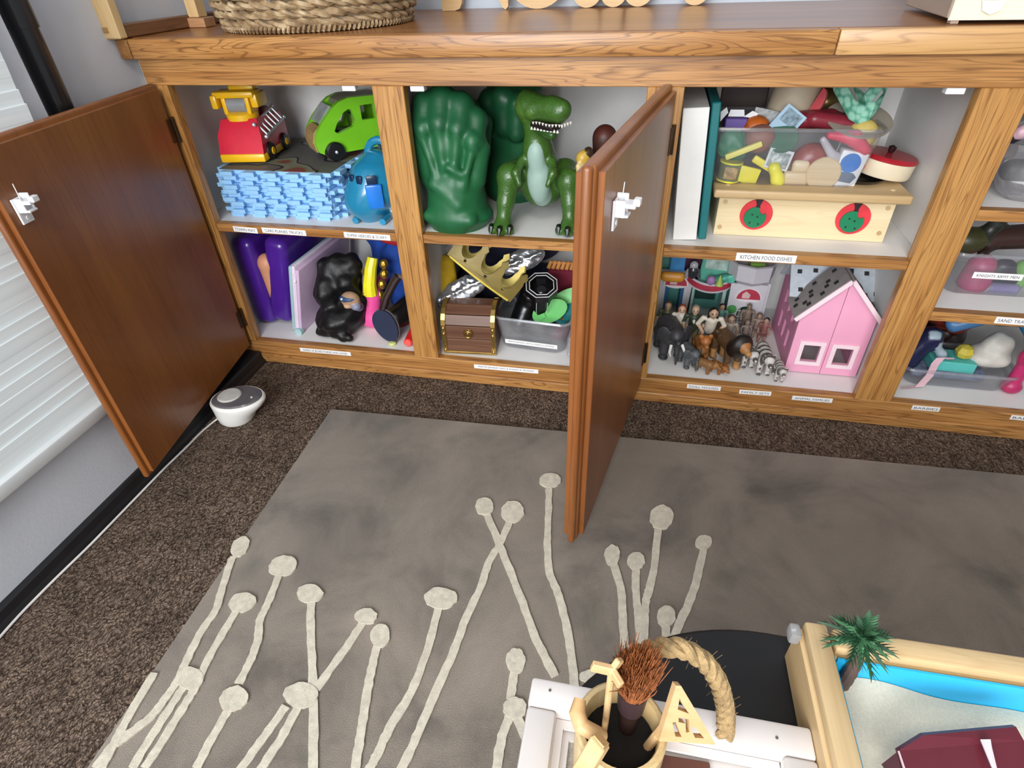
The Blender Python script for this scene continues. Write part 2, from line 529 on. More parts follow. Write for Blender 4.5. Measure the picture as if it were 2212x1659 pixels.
def rug_mat():
    m, nt, b = nmat('rug_wool')
    tc = N(nt, 'ShaderNodeTexCoord')
    n1 = N(nt, 'ShaderNodeTexNoise', Scale=5.0, Detail=6.0, Roughness=0.62, Distortion=0.6)
    n2 = N(nt, 'ShaderNodeTexNoise', Scale=9.0, Detail=3.0)
    n3 = N(nt, 'ShaderNodeTexNoise', Scale=700.0, Detail=2.0)
    for n in (n1, n2, n3): nt.links.new(tc.outputs['Object'], n.inputs['Vector'])
    r = ramp(nt, [(0.30, lin('605750')), (0.5, lin('847a6f')), (0.72, lin('978b7e'))])
    nt.links.new(n1.outputs['Fac'], r.inputs['Fac'])
    g = ramp(nt, [(0.60, (0, 0, 0, 1)), (0.78, (0.55, 0.55, 0.55, 1))])
    nt.links.new(n2.outputs['Fac'], g.inputs['Fac'])
    mx = N(nt, 'ShaderNodeMix', _data_type='RGBA')
    nt.links.new(g.outputs['Color'], mx.inputs[0]); nt.links.new(r.outputs['Color'], mx.inputs[6]); mx.inputs[7].default_value = lin('4c5048')
    f = ramp(nt, [(0.3, (0.8, 0.8, 0.8, 1)), (0.7, (1.1, 1.1, 1.1, 1))])
    nt.links.new(n3.outputs['Fac'], f.inputs['Fac'])
    mm = N(nt, 'ShaderNodeMix', _data_type='RGBA', _blend_type='MULTIPLY'); mm.inputs[0].default_value = 1.0
    nt.links.new(mx.outputs[2], mm.inputs[6]); nt.links.new(f.outputs['Color'], mm.inputs[7])
    nt.links.new(mm.outputs[2], b.inputs['Base Color'])
    b.inputs['Roughness'].default_value = 0.95; b.inputs['Specular IOR Level'].default_value = 0.1
    b.inputs['Sheen Weight'].default_value = 0.25
    bp = N(nt, 'ShaderNodeBump', Strength=0.5, Distance=0.004)
    nt.links.new(n1.outputs['Fac'], bp.inputs['Height'])
    bp2 = N(nt, 'ShaderNodeBump', Strength=0.6, Distance=0.0015)
    nt.links.new(n3.outputs['Fac'], bp2.inputs['Height']); nt.links.new(bp.outputs['Normal'], bp2.inputs['Normal'])
    nt.links.new(bp2.outputs['Normal'], b.inputs['Normal'])
    return m
WALLM = pm('painted_wall', 'd0d3da', 0.85, var=0.03, scale=8, bump=0.08, bscale=160)
structure(MB().bounds(-0.4, 3.6, -3.2, 1.0, -0.05, 0.0).build('floor', carpet_mat(), ang=0))
structure(MB().bounds(-0.4, 3.6, 0.53, 0.60, 0.0, 2.4).build('wall_back', pm('painted_back_wall', 'c3ccd8', 0.85, var=0.03, scale=8, bump=0.08, bscale=160), ang=0))
wl = MB()
wl.bounds(-0.20, -0.065, -0.27, 0.53, 0.0, 2.4)                     # recess beside the cabinet
wl.bounds(-0.20, WALLX, -3.2, -0.27, 0.0, 0.185)                    # under the window
wl.bounds(-0.20, WALLX, -0.345, -0.27, 0.185, 2.4)                   # pier between window and recess
wl.bounds(-0.20, WALLX, -3.2, -2.4, 0.185, 2.4)
wl.bounds(-0.20, WALLX, -2.4, -0.345, 2.0, 2.4)
structure(wl.build('wall_left', WALLM, ang=0))
bb = MB()
prof = [(-0.06, 0.0), (0.016, 0.0), (0.014, 0.006), (0.010, 0.012), (0.007, 0.026), (0.002, 0.030), (-0.06, 0.030)]
vs = [(x, -0.006, z) for x, z in prof] + [(x, -3.2, z) for x, z in prof]
n = len(prof)
bb.add(vs, [tuple(range(n)), tuple(range(n, 2 * n))[::-1]] + [(i, i + n, (i + 1) % n + n, (i + 1) % n) for i in range(n)])
structure(bb.build('baseboard_left', pm('black_vinyl_base', '151416', 0.5, var=0.2), ang=20))

# window in the left wall
WHITEPVC = pm('white_window_vinyl', 'dfe3e4', 0.45, var=0.03)
wn = structure(MB().bounds(-0.10, -0.085, -2.4, -0.345, 0.185, 2.0).build('window_1', clear('window_glass', (0.9, 0.95, 1.0), 0.3, (0.8, 0.85, 0.9)), ang=0))
fr = MB()
fr.bounds(-0.12, -0.06, -2.4, -0.345, 0.185, 0.215, 0.003)
fr.bounds(-0.12, -0.06, -2.4, -0.345, 1.96, 2.0, 0.003)
fr.bounds(-0.12, -0.06, -0.385, -0.345, 0.185, 2.0, 0.003)
fr.bounds(-0.12, -0.06, -2.4, -2.36, 0.185, 2.0, 0.003)
fr.build('window_frame', WHITEPVC, wn)
def blind_mat():
    m, nt, b = nmat('translucent_blind_vinyl')
    tc = N(nt, 'ShaderNodeTexCoord')
    mp = N(nt, 'ShaderNodeMapping'); mp.inputs['Scale'].default_value = (1, 3, 90)
    nt.links.new(tc.outputs['Object'], mp.inputs[0])
    nz = N(nt, 'ShaderNodeTexNoise', Scale=1.0, Detail=3.0); nt.links.new(mp.outputs[0], nz.inputs['Vector'])
    r = ramp(nt, [(0.3, lin('c6ccce')), (0.7, lin('d9dddd'))]); nt.links.new(nz.outputs['Fac'], r.inputs['Fac'])
    nt.links.new(r.outputs['Color'], b.inputs['Base Color'])
    b.inputs['Roughness'].default_value = 0.5
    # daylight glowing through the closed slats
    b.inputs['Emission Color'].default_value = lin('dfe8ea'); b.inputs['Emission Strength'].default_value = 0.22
    return m
BLM = blind_mat()
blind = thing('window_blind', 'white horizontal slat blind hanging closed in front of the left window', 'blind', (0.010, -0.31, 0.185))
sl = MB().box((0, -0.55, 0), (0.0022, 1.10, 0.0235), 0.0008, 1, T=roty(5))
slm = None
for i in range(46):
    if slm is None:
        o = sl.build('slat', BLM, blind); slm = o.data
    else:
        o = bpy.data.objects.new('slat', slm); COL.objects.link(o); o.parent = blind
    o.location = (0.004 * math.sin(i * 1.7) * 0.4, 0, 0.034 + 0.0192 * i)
MB().bounds(-0.008, 0.012, -1.10, 0.0, 0.0, 0.024, 0.003).build('bottom_rail', WHITEPVC, blind)
tg = MB(); tg.tube([(0.012, -0.012, 0.010), (0.016, -0.008, 0.004), (0.016, -0.006, -0.004)], 0.0025, 6).ell((0.016, -0.006, -0.008), 0.004, 8)
tg.build('cord_tassel', WHITEPVC, blind)
# black post by the window corner
post = thing('black_pipe', 'black metal pole standing upright between the blind and the wooden cabinet', 'pole', (-0.036, fx(122, 215, -.036).y, 0.0))
bk = pm('black_painted_metal', '17171a', 0.3, var=0.15, coat=0.3)
MB().cyl((0, 0, 0.0305), (0, 0, 0.760), 0.0200, n=24).build('shaft', bk, post)
MB().cyl((0, 0, 0.760), (0, 0, 1.6), 0.0222, n=24).build('sleeve', bk, post)

# ------------------------------------------------------------------ rug with its raised flower pattern
RZ = 0.010
c0 = fz(715, 882, RZ); c0.z = 0.0
rug_a = math.atan2(fz(2212, 1025, RZ).y - c0.y, fz(2212, 1025, RZ).x - c0.x)
rug = MB()
RW, RL = 2.1, 1.6
def rugfn(u, v):
    return V((u * RW, -v * RL, RZ + 0.0012 * math.sin(u * 37 + v * 19) * math.sin(v * 41 - u * 7)))
rug.bounds(0, RW, -RL, 0, 0.0005, RZ, 0.004, 2)
RUGT = tr(c0) @ Matrix.Rotation(rug_a, 4, 'Z')
rugo = tag(rug.build('area_rug', rug_mat(), loc=c0, rot=(0, 0, rug_a)), 'grey brown wool rug with a cream drip flower pattern on the carpet', 'rug')
CREAM = pm('cream_rug_wool', 'd3cab8', 0.95, var=0.14, scale=120, bump=0.6, bscale=1400, spec=0.1)
RINV = RUGT.inverted()
def rp(u, v, org, s):
    return RINV @ fz(org[0] + u / s, org[1] + v / s, RZ + 0.001)
A7 = ((180, 1000), 2.1686); A8 = ((1000, 980), 3.319)
def stem(pts, fr_, w=0.0062):
    P = [rp(u, v, *fr_) for u, v in pts]
    Q = []
    for i in range(len(P) - 1):
        for t in range(6): Q.append(P[i].lerp(P[i + 1], t / 6))
    Q.append(P[-1])
    # smooth and give an uneven edge
    for _ in range(3):
        Q = [Q[0]] + [(Q[i - 1] + Q[i] * 2 + Q[i + 1]) / 4 for i in range(1, len(Q) - 1)] + [Q[-1]]
    L = []; Rr = []
    for i, p in enumerate(Q):
        d = (Q[min(i + 1, len(Q) - 1)] - Q[max(i - 1, 0)]); d.z = 0; d.normalize()
        nrm = V((-d.y, d.x, 0))
        L.append(p + nrm * w * random.uniform(0.85, 1.12)); Rr.append(p - nrm * w * random.uniform(0.85, 1.12))
    mb = MB()
    mb.plate([(p.x, p.y) for p in L] + [(p.x, p.y) for p in Rr[::-1]], t=random.uniform(.0026, .0034), T=tr(0, 0, RZ - 0.0004))
    mb.build('flower_stem', CREAM, rugo)
def bud(u, v, ru, rv, fr_, skew=0.0):
    pts = []
    for k in range(22):
        a = 2 * math.pi * k / 22
        j = random.uniform(0.93, 1.07)
        p = rp(u + ru * math.cos(a) * j + skew * rv * math.sin(a), v + rv * math.sin(a) * j, *fr_)
        pts.append((p.x, p.y))
    MB().plate(pts, t=0.0036, T=tr(0, 0, RZ - 0.0004)).build('flower_bud', CREAM, rugo)
for b_ in [(735, 395, 42, 48, A7, -0.35), (745, 655, 64, 46, A7, -0.25), (935, 485, 66, 48, A7, -0.3), (705, 1105, 66, 60, A7, -0.2), (500, 1010, 66, 54, A7), (1062, 612, 62, 44, A7),
           (1325, 720, 53, 38, A7), (1020, 1090, 82, 58, A7), (1392, 812, 45, 58, A7), (1675, 635, 76, 50, A7), (1880, 205, 42, 42, A7), (2010, 230, 55, 50, A7),
           (625, 195, 76, 52, A8), (2025, 930, 45, 60, A7), (2020, 1150, 55, 52, A7), (1070, 730, 56, 74, A8), (1240, 770, 66, 62, A8), (1425, 460, 86, 86, A8), (1725, 640, 60, 54, A8), (1455, 1170, 68, 80, A8), (935, 1600, 100, 50, A8)]:
    bud(*b_)
for s_ in [([(705, 440), (690, 465), (645, 610), (625, 690), (545, 800), (480, 940), (440, 1030), (390, 1100), (320, 1190), (230, 1260), (130, 1330), (60, 1429)], A7),
           ([(720, 690), (625, 850), (570, 950), (530, 1050), (480, 1130), (400, 1260), (290, 1429)], A7),
           ([(920, 520), (870, 650), (825, 740), (820, 830), (790, 920), (730, 1035)], A7), ([(685, 1150), (600, 1300), (530, 1429)], A7),
           ([(470, 1050), (360, 1220), (230, 1429)], A7),
           ([(1068, 650), (1065, 760), (1075, 1000), (1080, 1200), (1078, 1450)], A7),
           ([(1310, 750), (1215, 890), (1090, 1060)], A7), ([(950, 1140), (850, 1280), (735, 1440)], A7), ([(1010, 1140), (930, 1290), (830, 1440)], A7),
           ([(1375, 860), (1345, 990), (1320, 1150), (1295, 1300), (1275, 1440)], A7),
           ([(1665, 680), (1610, 890), (1540, 1070), (1430, 1250), (1375, 1370), (1340, 1440)], A7),
           ([(1890, 240), (1945, 370), (1985, 470), (2060, 660), (2120, 830), (2210, 1000)], A7),
           ([(2000, 270), (1955, 380), (1905, 450), (1860, 590), (1790, 730), (1730, 900), (1640, 1100), (1560, 1290), (1490, 1440)], A7),
           ([(615, 240), (615, 400), (605, 600), (610, 830), (680, 1000), (730, 1180), (775, 1400), (800, 1680)], A8),
           ([(2020, 980), (2000, 1110)], A7), ([(1995, 1190), (1955, 1300), (1935, 1440)], A7), ([(2030, 1190), (2085, 1310)], A7),
           ([(1080, 790), (1140, 990), (1145, 1200), (1165, 1500)], A8), ([(1240, 820), (1240, 1000), (1260, 1180), (1280, 1500)], A8),
           ([(1400, 530), (1375, 800), (1340, 960), (1310, 1050), (1300, 1200), (1285, 1500)], A8), ([(1725, 680), (1690, 850), (1640, 1030), (1560, 1200), (1490, 1380)], A8), ([(1450, 1230), (1465, 1380)], A8),
           ([(335, 985), (225, 1165), (160, 1290), (90, 1429)], A7)]:
    stem(*s_)

# ------------------------------------------------------------------ the cabinet
OAK_L, OAK_M, OAK_D = 'bd8a50', '9d6a37', '633a18'
OAKX = wood('oak_rail', 'x', OAK_D, OAK_M, OAK_L, across=46, along=2.0, line=.65, pore=.5)
OAKX2 = wood('oak_worktop_edge', 'x', OAK_D, OAK_M, OAK_L, across=46, seed=3.1, along=3.2, line=0.75, pore=.5)
OAKZ = wood('oak_stile', 'z', OAK_D, 'a8743b', 'c29052', across=46, along=2.0, seed=1.3, line=.6, pore=.5)
OAKT = wood('oak_worktop', 'x', '5a3015', '8a5526', 'a36a34', rough=0.30, across=16, seed=5.0, coat=0.12, line=0.35)
DOORM = wood('dark_stained_oak_door', 'z', '46220c', '7c461c', '945a2a', rough=0.38, across=9, seed=2.2, line=0.10, pore=0.28, coat=0.2)
MELA = pm('pale_grey_shelf_lining', 'e8e6e4', 0.55, var=0.04, scale=12)
cab = thing('toy_cabinet', 'long oak cabinet with four open bays of toys and dark doors', 'cabinet')
XE = X[7]
MB().bounds(-0.045, XE + 0.07, 0.0, 0.02, ZT, ZU, 0.0012, 1).build('top_rail', OAKX, cab)
MB().bounds(-0.045, XE + 0.07, 0.0, 0.02, 0.0005, ZB, 0.0012, 1).build('bottom_rail', OAKX, cab)
MB().bounds(-0.045, XE + 0.07, -0.008, 0.0, 0.0005, 0.024, 0.0015, 1).build('foot_strip', OAKX2, cab)
for a, b_ in [(-0.045, X[0]), (X[1], X[2]), (X[3], X[4]), (X[5], X[6]), (X[7], X[7] + 0.07)]:
    MB().bounds(a, b_, -0.0005, 0.0205, ZB, ZT, 0.0012, 1).build('stile', OAKZ, cab)
def panel(n_, *b): return MB().bounds(*b).build(n_, MELA, cab, ang=0)
panel('back_panel', -0.064, XE + 0.05, 0.372, 0.38, 0.03, ZU)
panel('side_panel', -0.064, -0.052, 0.021, 0.371, 0.03, ZU)
panel('side_panel', XE + 0.03, XE + 0.05, 0.021, 0.371, 0.03, ZU)
for a, b_ in [(X[1], X[2]), (X[3], X[4]), (X[5], X[6])]:
    m_ = (a + b_) / 2
    panel('divider', m_ - 0.010, m_ + 0.010, 0.021, 0.371, 0.0395, ZU)
panel('bottom_panel', -0.052, XE + 0.03, 0.021, 0.371, 0.030, ZB - 0.002)
MIDS = [-0.052, (X[1] + X[2]) / 2, (X[3] + X[4]) / 2, (X[5] + X[6]) / 2, XE + 0.03]
SH4A, SH4B = 0.462, 0.270
for i in range(4):
    for z in ([ZS] if i < 3 else [SH4A, SH4B]):
        panel('shelf', MIDS[i] + (0.0105 if i else 0), MIDS[i + 1] - 0.0105, 0.021, 0.371, z - 0.017, z)
        MB().bounds(X[2 * i] + 0.0005, X[2 * i + 1] - 0.0005, 0.001, 0.021, z - 0.018, z + 0.0003, 0.001, 1).build('shelf_edge', OAKX, cab)
WPL = pm('white_catch_plastic', 'e9e9ec', 0.4, var=0.03)
for u, z in [(757, 0), (904, 0), (2062, 0)]:
    p = fy(u, 191, 0.012)
    MB().bounds(p.x - 0.013, p.x + 0.013, 0.004, 0.02, ZT - 0.0095, ZT, 0.001, 1).build('catch_strike', WPL, cab)
# doors: lipped slab, thin inner panel, rounded outer edge
BRASS = pm('aged_brass', '4a3420', 0.45, 0.8, var=0.3)
def door(h, e, side, z0=0.045, z1=0.650, latch_at=None, hinges=True):
    """h, e: hinge end and free end of the inner face (x, y); side: +1 when the inner face looks to the right"""
    h = V((h[0], h[1], 0)); e = V((e[0], e[1], 0))
    L = (e - h).length; ang = math.atan2(e.y - h.y, e.x - h.x)
    T = tr(h) @ Matrix.Rotation(ang, 4, 'Z')
    s = side                       # inner face normal is local +y * s, the slab lies behind it
    mb = MB(T)
    ya, yb = sorted((0.0, -0.0085 * s)); yc, yd = sorted((-0.0080 * s, -0.0195 * s))
    mb.bounds(0.009, L - 0.009, ya, yb, z0 + 0.009, z1 - 0.009, 0.0008, 1)
    mb.bounds(0.0, L, yc, yd, z0, z1, 0.0045, 3)
    d = mb.build('door', DOORM, cab)
    if hinges:
        for z in (z0 + 0.085, z1 - 0.085):
            hm = MB(T).bounds(0.002, 0.020, *sorted((-0.0005 * s, 0.0018 * s)), z - 0.022, z + 0.022, 0.0006, 1)
            hm.cyl((0.0015, 0.0025 * s, z - 0.024), (0.0015, 0.0025 * s, z + 0.024), 0.0032, n=10)
            hm.build('hinge', BRASS, d)
    if latch_at:
        lx, lz = latch_at
        M_ = T @ tr(lx, 0.0004 * s, lz)
        lm = MB(M_)
        def bx(x0, x1, y0, y1, a, b, **k): lm.bounds(x0, x1, *sorted((y0 * s, y1 * s)), a, b, 0.0008, 1, **k)
        bx(-0.012, 0.010, 0.0, 0.003, -0.024, 0.012)              # screw plate
        bx(-0.012, -0.009, 0.0, 0.014, -0.008, 0.016)             # side cheek
        bx(0.004, 0.007, 0.0, 0.014, -0.008, 0.012)               # second cheek
        bx(-0.012, 0.008, 0.010, 0.026, 0.004, 0.009)             # spring arm
        bx(-0.008, 0.004, 0.022, 0.030, 0.006, 0.014)             # hook
        bx(-0.010, 0.006, 0.002, 0.018, -0.008, -0.005)
        lm.cyl((-0.002, 0.003 * s, -0.017), (-0.002, 0.004 * s, -0.017), 0.0032, n=12)
        lm.tube([(0.0, 0.008 * s, 0.009), (0.001, 0.010 * s, 0.032)], 0.0006, 6)
        lm.build('safety_latch', WPL, d)
    return d
d1 = door((-0.012, -0.006), (0.064, -0.465), 1, latch_at=(0.434, 0.562))
d2 = door((0.931, -0.006), (0.8525, -0.466), -1)
d3 = door((0.9635, -0.006), (0.884, -0.463), 1, latch_at=(0.405, 0.585))
_hx = fy(1311, 384, -0.43)
MB(tr(_hx.x + .0006, _hx.y, _hx.z) @ rotz(-9.8)).disc((0, 0, 0), (1, 0, 0), .0042, .0008, 14).build('screw_hole', pm('dark_hole', '140a06', .8), d3)
d4 = door((XE + 0.012, -0.006), (XE + 0.16, -0.45), -1)
d1['label'] = 'dark brown door, opened towards the left window'
# worktop
wt = thing('worktop', 'glossy oak worktop with a thick front edge on top of the cabinet', 'worktop', (0, 0, 0))
MB().bounds(-0.060, XE + 0.09, 0.0, 0.528, ZU + 0.0005, TOP, 0.001, 1).build('top_board', OAKT, wt)
xs = fy(1810, 90, -0.02).x
MB().bounds(-0.034, xs - 0.0006, -0.021, -0.0005, ZU - 0.001, TOP - 0.0005, 0.0025, 2).build('front_edge', OAKX2, wt)
MB().bounds(xs + 0.0006, XE + 0.09, -0.021, -0.0005, ZU - 0.001, TOP - 0.0005, 0.0025, 2).build('front_edge', wood('oak_worktop_edge_pale', 'x', '8a5e2e', 'b2834c', 'c89b63', across=40, seed=8.4), wt)
MB().bounds(-0.0615, -0.036, -0.021, -0.0005, ZU - 0.001, TOP - 0.0005, 0.003, 2).build('end_cap', wood('oak_end_grain', 'y', OAK_D, '8f6030', 'a3733e', across=60, seed=4.4), wt)

# label tapes on the shelf edges and rails
TAPE = pm('white_label_tape', 'eeecea', 0.5, var=0.02)
def tape(text, u0, v0, u1, v1, plane='rail', parent=None, hgt=0.0112):
    y = {'rail': -0.0008, 'edge': 0.0004}[plane]
    a = fy(u0, v0, y); b = fy(u1, v1, y)
    w = math.hypot(b.x - a.x, b.z - a.z); ang = math.atan2(b.z - a.z, b.x - a.x)
    T = tr((a + b) / 2) @ roty(-math.degrees(ang))
    o = MB(T).box((0, 0, 0), (w, 0.0010, hgt), 0.0004, 1).build('label_tape', TAPE, cab)
    lettering(o, text, (0, -0.0007, 0), w * 0.86, hgt * 0.50, T=T)
tape('TOWN MAT', 504, 494, 556, 499, 'edge', hgt=0.0125)
tape('CARS PLANES TRUCKS', 566, 497, 661, 504, 'edge', hgt=0.0125)
tape('SUPER HEROES & SCARY', 743, 507, 843, 514, 'edge', hgt=0.0125)
tape('DRESS UP BOXES PURSES AND SHOES', 648, 755, 758, 765)
tape('PIRATES JEWELRY HATS & WANDS & CROWNS', 1024, 791, 1163, 803)
tape('KITCHEN FOOD DISHES', 1590, 554, 1720, 561, 'edge', hgt=0.0155)
tape('DOLL HOUSES', 1484, 834, 1557, 840)
tape('FAMILY SETS', 1597, 846, 1666, 851)
tape('ANIMAL FAMILIES', 1711, 859, 1798, 866)
tape('BARBIES', 1970, 880, 2030, 885)
tape('BABIES', 2183, 901, 2245, 907)
tape('SAND TRAYS', 2150, 691, 2230, 697, 'edge', hgt=0.0135)
# ================================================================== BAY 1, upper shelf
MATBLUE = pm('light_blue_foam', '94c6f0', 0.7, var=0.06, scale=60)
def road_mat():
    m, nt, b = nmat('printed_road_map')
    tc = N(nt, 'ShaderNodeTexCoord')
    n1 = N(nt, 'ShaderNodeTexNoise', Scale=9.0, Detail=1.0, Distortion=0.4)
    nt.links.new(tc.outputs['Object'], n1.inputs['Vector'])
    r = ramp(nt, [(0.40, lin('5c5b58')), (0.44, lin('5c5b58')), (0.45, lin('26262a')), (0.47, lin('26262a')), (0.48, lin('7d7c74')), (0.58, lin('6e7050')), (0.62, lin('7c3f38'))])
    nt.links.new(n1.outputs['Fac'], r.inputs['Fac']); nt.links.new(r.outputs['Color'], b.inputs['Base Color'])
    b.inputs['Roughness'].default_value = 0.6
    return m
NM = 11; TH = 0.0092
ordn = ['bottom', 'tenth from the top', 'ninth from the top', 'eighth from the top', 'seventh from the top', 'sixth from the top', 'fifth from the top', 'fourth from the top', 'third from the top', 'second from the top', 'top']
for i in range(NM):
    sh = i % 2
    mb = MB()
    mb.bounds(0, 0.272, 0.014, 0.290, 0, TH - 0.0006, 0.0008, 1)
    for k in range(5):
        x0 = 0.012 + 0.0535 * k + 0.0265 * sh * 0.6
        mb.plate([(x0 + 0.004, 0.015), (x0, 0.0), (x0 + 0.031, 0.0), (x0 + 0.027, 0.015)], t=TH - 0.0008)
    for k in range(5):
        y0 = 0.03 + 0.053 * k + 0.02 * sh
        mb.bounds(-0.014, 0.002, y0, y0 + 0.027, 0, TH - 0.0008)
        mb.bounds(0.271, 0.286, y0, y0 + 0.027, 0, TH - 0.0008)
    o = mb.build('foam_mat_tile', MATBLUE, loc=(-0.002 + random.uniform(-.006, .006), 0.045 + random.uniform(-0.005, 0.005), ZS + 0.0004 + TH * i), rot=Zr(random.uniform(-0.8, 0.8)))
    tag(o, 'light blue interlocking foam mat tile, %s of its stack' % ordn[i], 'foam mat', 'foam mat tiles stacked on the top left shelf')
    if i == NM - 1:
        MB().bounds(0.002, 0.270, 0.016, 0.288, TH - 0.0007, TH + 0.0008).build('printed_surface', road_mat(), o)
MTOP = ZS + 0.0004 + TH * NM + 0.0012

# fire truck, nose to the viewer
RED = pm('red_toy_plastic', 'd2203a', 0.35, var=0.06, coat=0.2); YEL = pm('yellow_toy_plastic', 'f2bd18', 0.38, var=0.05, coat=0.2)
BLKP = pm('black_toy_plastic', '111113', 0.4, var=0.15); SILV = pm('silver_toy_plastic', 'bdbfc4', 0.3, 0.6, var=0.05); DRED = pm('dark_red_toy_plastic', '8c1226', 0.4, var=0.08)
GREYP = pm('grey_toy_plastic', '8a8d92', 0.4, var=0.05)
p = fz(527, 356, MTOP)
t = thing('toy_fire_truck', 'red and yellow plastic fire truck with a silver ladder on the foam mats', 'toy truck', (p.x, p.y + 0.004, MTOP), Zr(9))
w = 0.050
mb = MB(); vs = [(-w, 0, .020), (w, 0, .020), (w * .98, .012, .058), (w * .80, .030, .088), (-w * .80, .030, .088), (-w * .98, .012, .058)]
vs += [(-w, .15, .020), (w, .15, .020), (w, .15, .058), (w * .85, .15, .080), (-w * .85, .15, .080), (-w, .15, .058)]
mb.add(vs, [(0, 1, 2, 5), (5, 2, 3, 4), (6, 11, 10, 9, 8, 7), (1, 7, 8, 2), (2, 8, 9, 3), (3, 9, 10, 4), (4, 10, 11, 5), (5, 11, 6, 0), (0, 6, 7, 1)])
mb.build('body', RED, t, ang=25)
MB().bounds(-w - .001, w + .001, -0.003, 0.155, 0.004, 0.022, 0.004, 2).build('bumper', YEL, t)
for s in (-1, 1):
    for y in (0.036, 0.118):
        wh = MB().disc((s * (w - .002), y, .0195), (1, 0, 0), .0190, .018, bev=.003).build('wheel', BLKP, t)
        MB().disc((s * (w + .006), y, .0195), (1, 0, 0), .008, .006, bev=.001).build('hub', YEL, wh)
MB().lathe([(.034, 0), (.034, .012), (.028, .016), (0, .016)], c=(0, .055, .084)).build('turret_base', YEL, t)
tf = MB()
tf.bounds(-.031, -.021, .035, .075, .095, .138, .003); tf.bounds(.021, .031, .035, .075, .095, .138, .003)
tf.bounds(-.046, .046, .030, .075, .128, .142, .005); tf.bounds(-.050, -.036, .026, .070, .108, .136, .004); tf.bounds(.034, .050, .035, .090, .108, .136, .004); tf.bounds(-.02, .036, .060, .10, .138, .150, .004)
tf.build('boom_frame', YEL, t)
MB().cyl((-.021, .052, .113), (.021, .052, .113), .017, n=22).build('hose_reel', GREYP, t)
MB().bounds(-.024, .024, .10, .145, .078, .094, .006).ell((0, .12, .096), (.018, .02, .014)).build('rear_deck', DRED, t)
ld = MB()
LT = tr(w + .003, .022, .050) @ rotx(8) @ roty(-36)
for z in (0, .032): ld.cyl((0.004, 0, z), (0.004, .115, z), .0030, n=8, T=LT)
for k in range(6): ld.cyl((0.004, .010 + .019 * k, 0), (0.004, .010 + .019 * k, .032), .0026, n=8, T=LT)
for y in (0, .115):
    for z in (0, .032): ld.ell((0.004, y, z), .0048, 8, T=LT)
ld.build('ladder', SILV, t)

# green wooden car
GRN = pm('lime_green_paint', '79c522', 0.35, var=0.05, coat=0.25); NATW = wood('toy_beech', 'x', '6d5434', '9b7d52', 'b59766', across=60, seed=9, rough=.5)
p = fz(700, 351, MTOP)
t = thing('toy_car', 'lime green wooden car with cutout windows and black wheels on the foam mats', 'toy car', (p.x + 0.006, p.y, MTOP), Zr(44))
out = [(-.010, .022), (-.014, .040), (-.008, .060), (.010, .082), (.034, .104), (.052, .116), (.075, .122), (.150, .120), (.172, .108), (.185, .075), (.190, .040), (.186, .016), (.150, .014)]
out += [(.148 + .023 * math.cos(a), .016 + .023 * math.sin(a)) for a in np.linspace(0, math.pi, 9)][1:-1] + [(.124, .014), (.048, .014)]
out += [(.024 + .023 * math.cos(a), .016 + .023 * math.sin(a)) for a in np.linspace(0, math.pi, 9)][1:-1] + [(.000, .016)]
h1 = [(.032, .060), (.040, .074), (.058, .094), (.070, .100), (.078, .098), (.082, .076), (.076, .064), (.040, .054)]
h2 = [(.098, .074), (.130, .074), (.130, .104), (.098, .104)]
R90 = rotx(90)
for y in (.014, .086):
    o = MB().plate(out, [h1, h2], t=.013, T=tr(0, y, 0) @ R90).build('side_panel', GRN, t)
core = MB()
core.plate([(-.012, .020), (-.017, .042), (-.010, .062), (.004, .072), (.03, .066), (.03, .022)], t=.060, T=tr(0, .0735, 0) @ R90)
core.build('nose_block', NATW, t)
MB().bounds(.03, .186, .0145, .0725, .018, .034, .001, 1).build('floor_block', NATW, t)
MB().plate([(.050, .108), (.056, .1165), (.076, .1225), (.150, .1205), (.168, .110), (.15, .112), (.08, .113)], t=.060, T=tr(0, .0735, 0) @ R90).build('roof', pm('grey_green_roof', '7c7f6a', .4), t)
MB().plate([(.004, .078), (.034, .110), (.038, .108), (.008, .076)], t=.058, T=tr(0, .0725, 0) @ R90).build('windscreen', clear('car_windscreen', (.8, .82, .85), .5, (.6, .62, .65)), t)
for y in (-.004, .092):
    for x in (.024, .148):
        wh = MB().disc((x, y, .0205), (0, 1, 0), .0200, .015, bev=.003).build('wheel', BLKP, t)
        MB().ell((x, y + (-.008 if y < .05 else .008), .0205), .004, 8).build('axle_cap', SILV, wh)
MB().bounds(.05, .09, .025, .06, .034, .055, .004).bounds(.082, .092, .025, .06, .05, .085, .004).build('seat', pm('dark_green_block', '48691c', .5), t)

# blue helicopter
def bluetrans():
    m, nt, b = nmat('translucent_blue_plastic')
    tc = N(nt, 'ShaderNodeTexCoord'); nz = N(nt, 'ShaderNodeTexNoise', Scale=12.0); nt.links.new(tc.outputs['Object'], nz.inputs['Vector'])
    r = ramp(nt, [(0.3, lin('1f7fa6')), (0.7, lin('2b93bd'))]); nt.links.new(nz.outputs['Fac'], r.inputs['Fac']); nt.links.new(r.outputs['Color'], b.inputs['Base Color'])
    b.inputs['Roughness'].default_value = 0.18; b.inputs['Coat Weight'].default_value = 0.5
    b.inputs['Transmission Weight'].default_value = 0.12
    return m
BT = bluetrans(); BB = pm('bright_blue_plastic', '1f78d6', .3, coat=.3); NAVY = pm('dark_blue_window', '122c4a', .25)
t = thing('toy_helicopter', 'translucent blue toy helicopter with round windows in front of the foam mats', 'toy helicopter', (0.357, 0.092, ZS + 0.0005))
t.scale = (1.22, 1.15, 1.22)
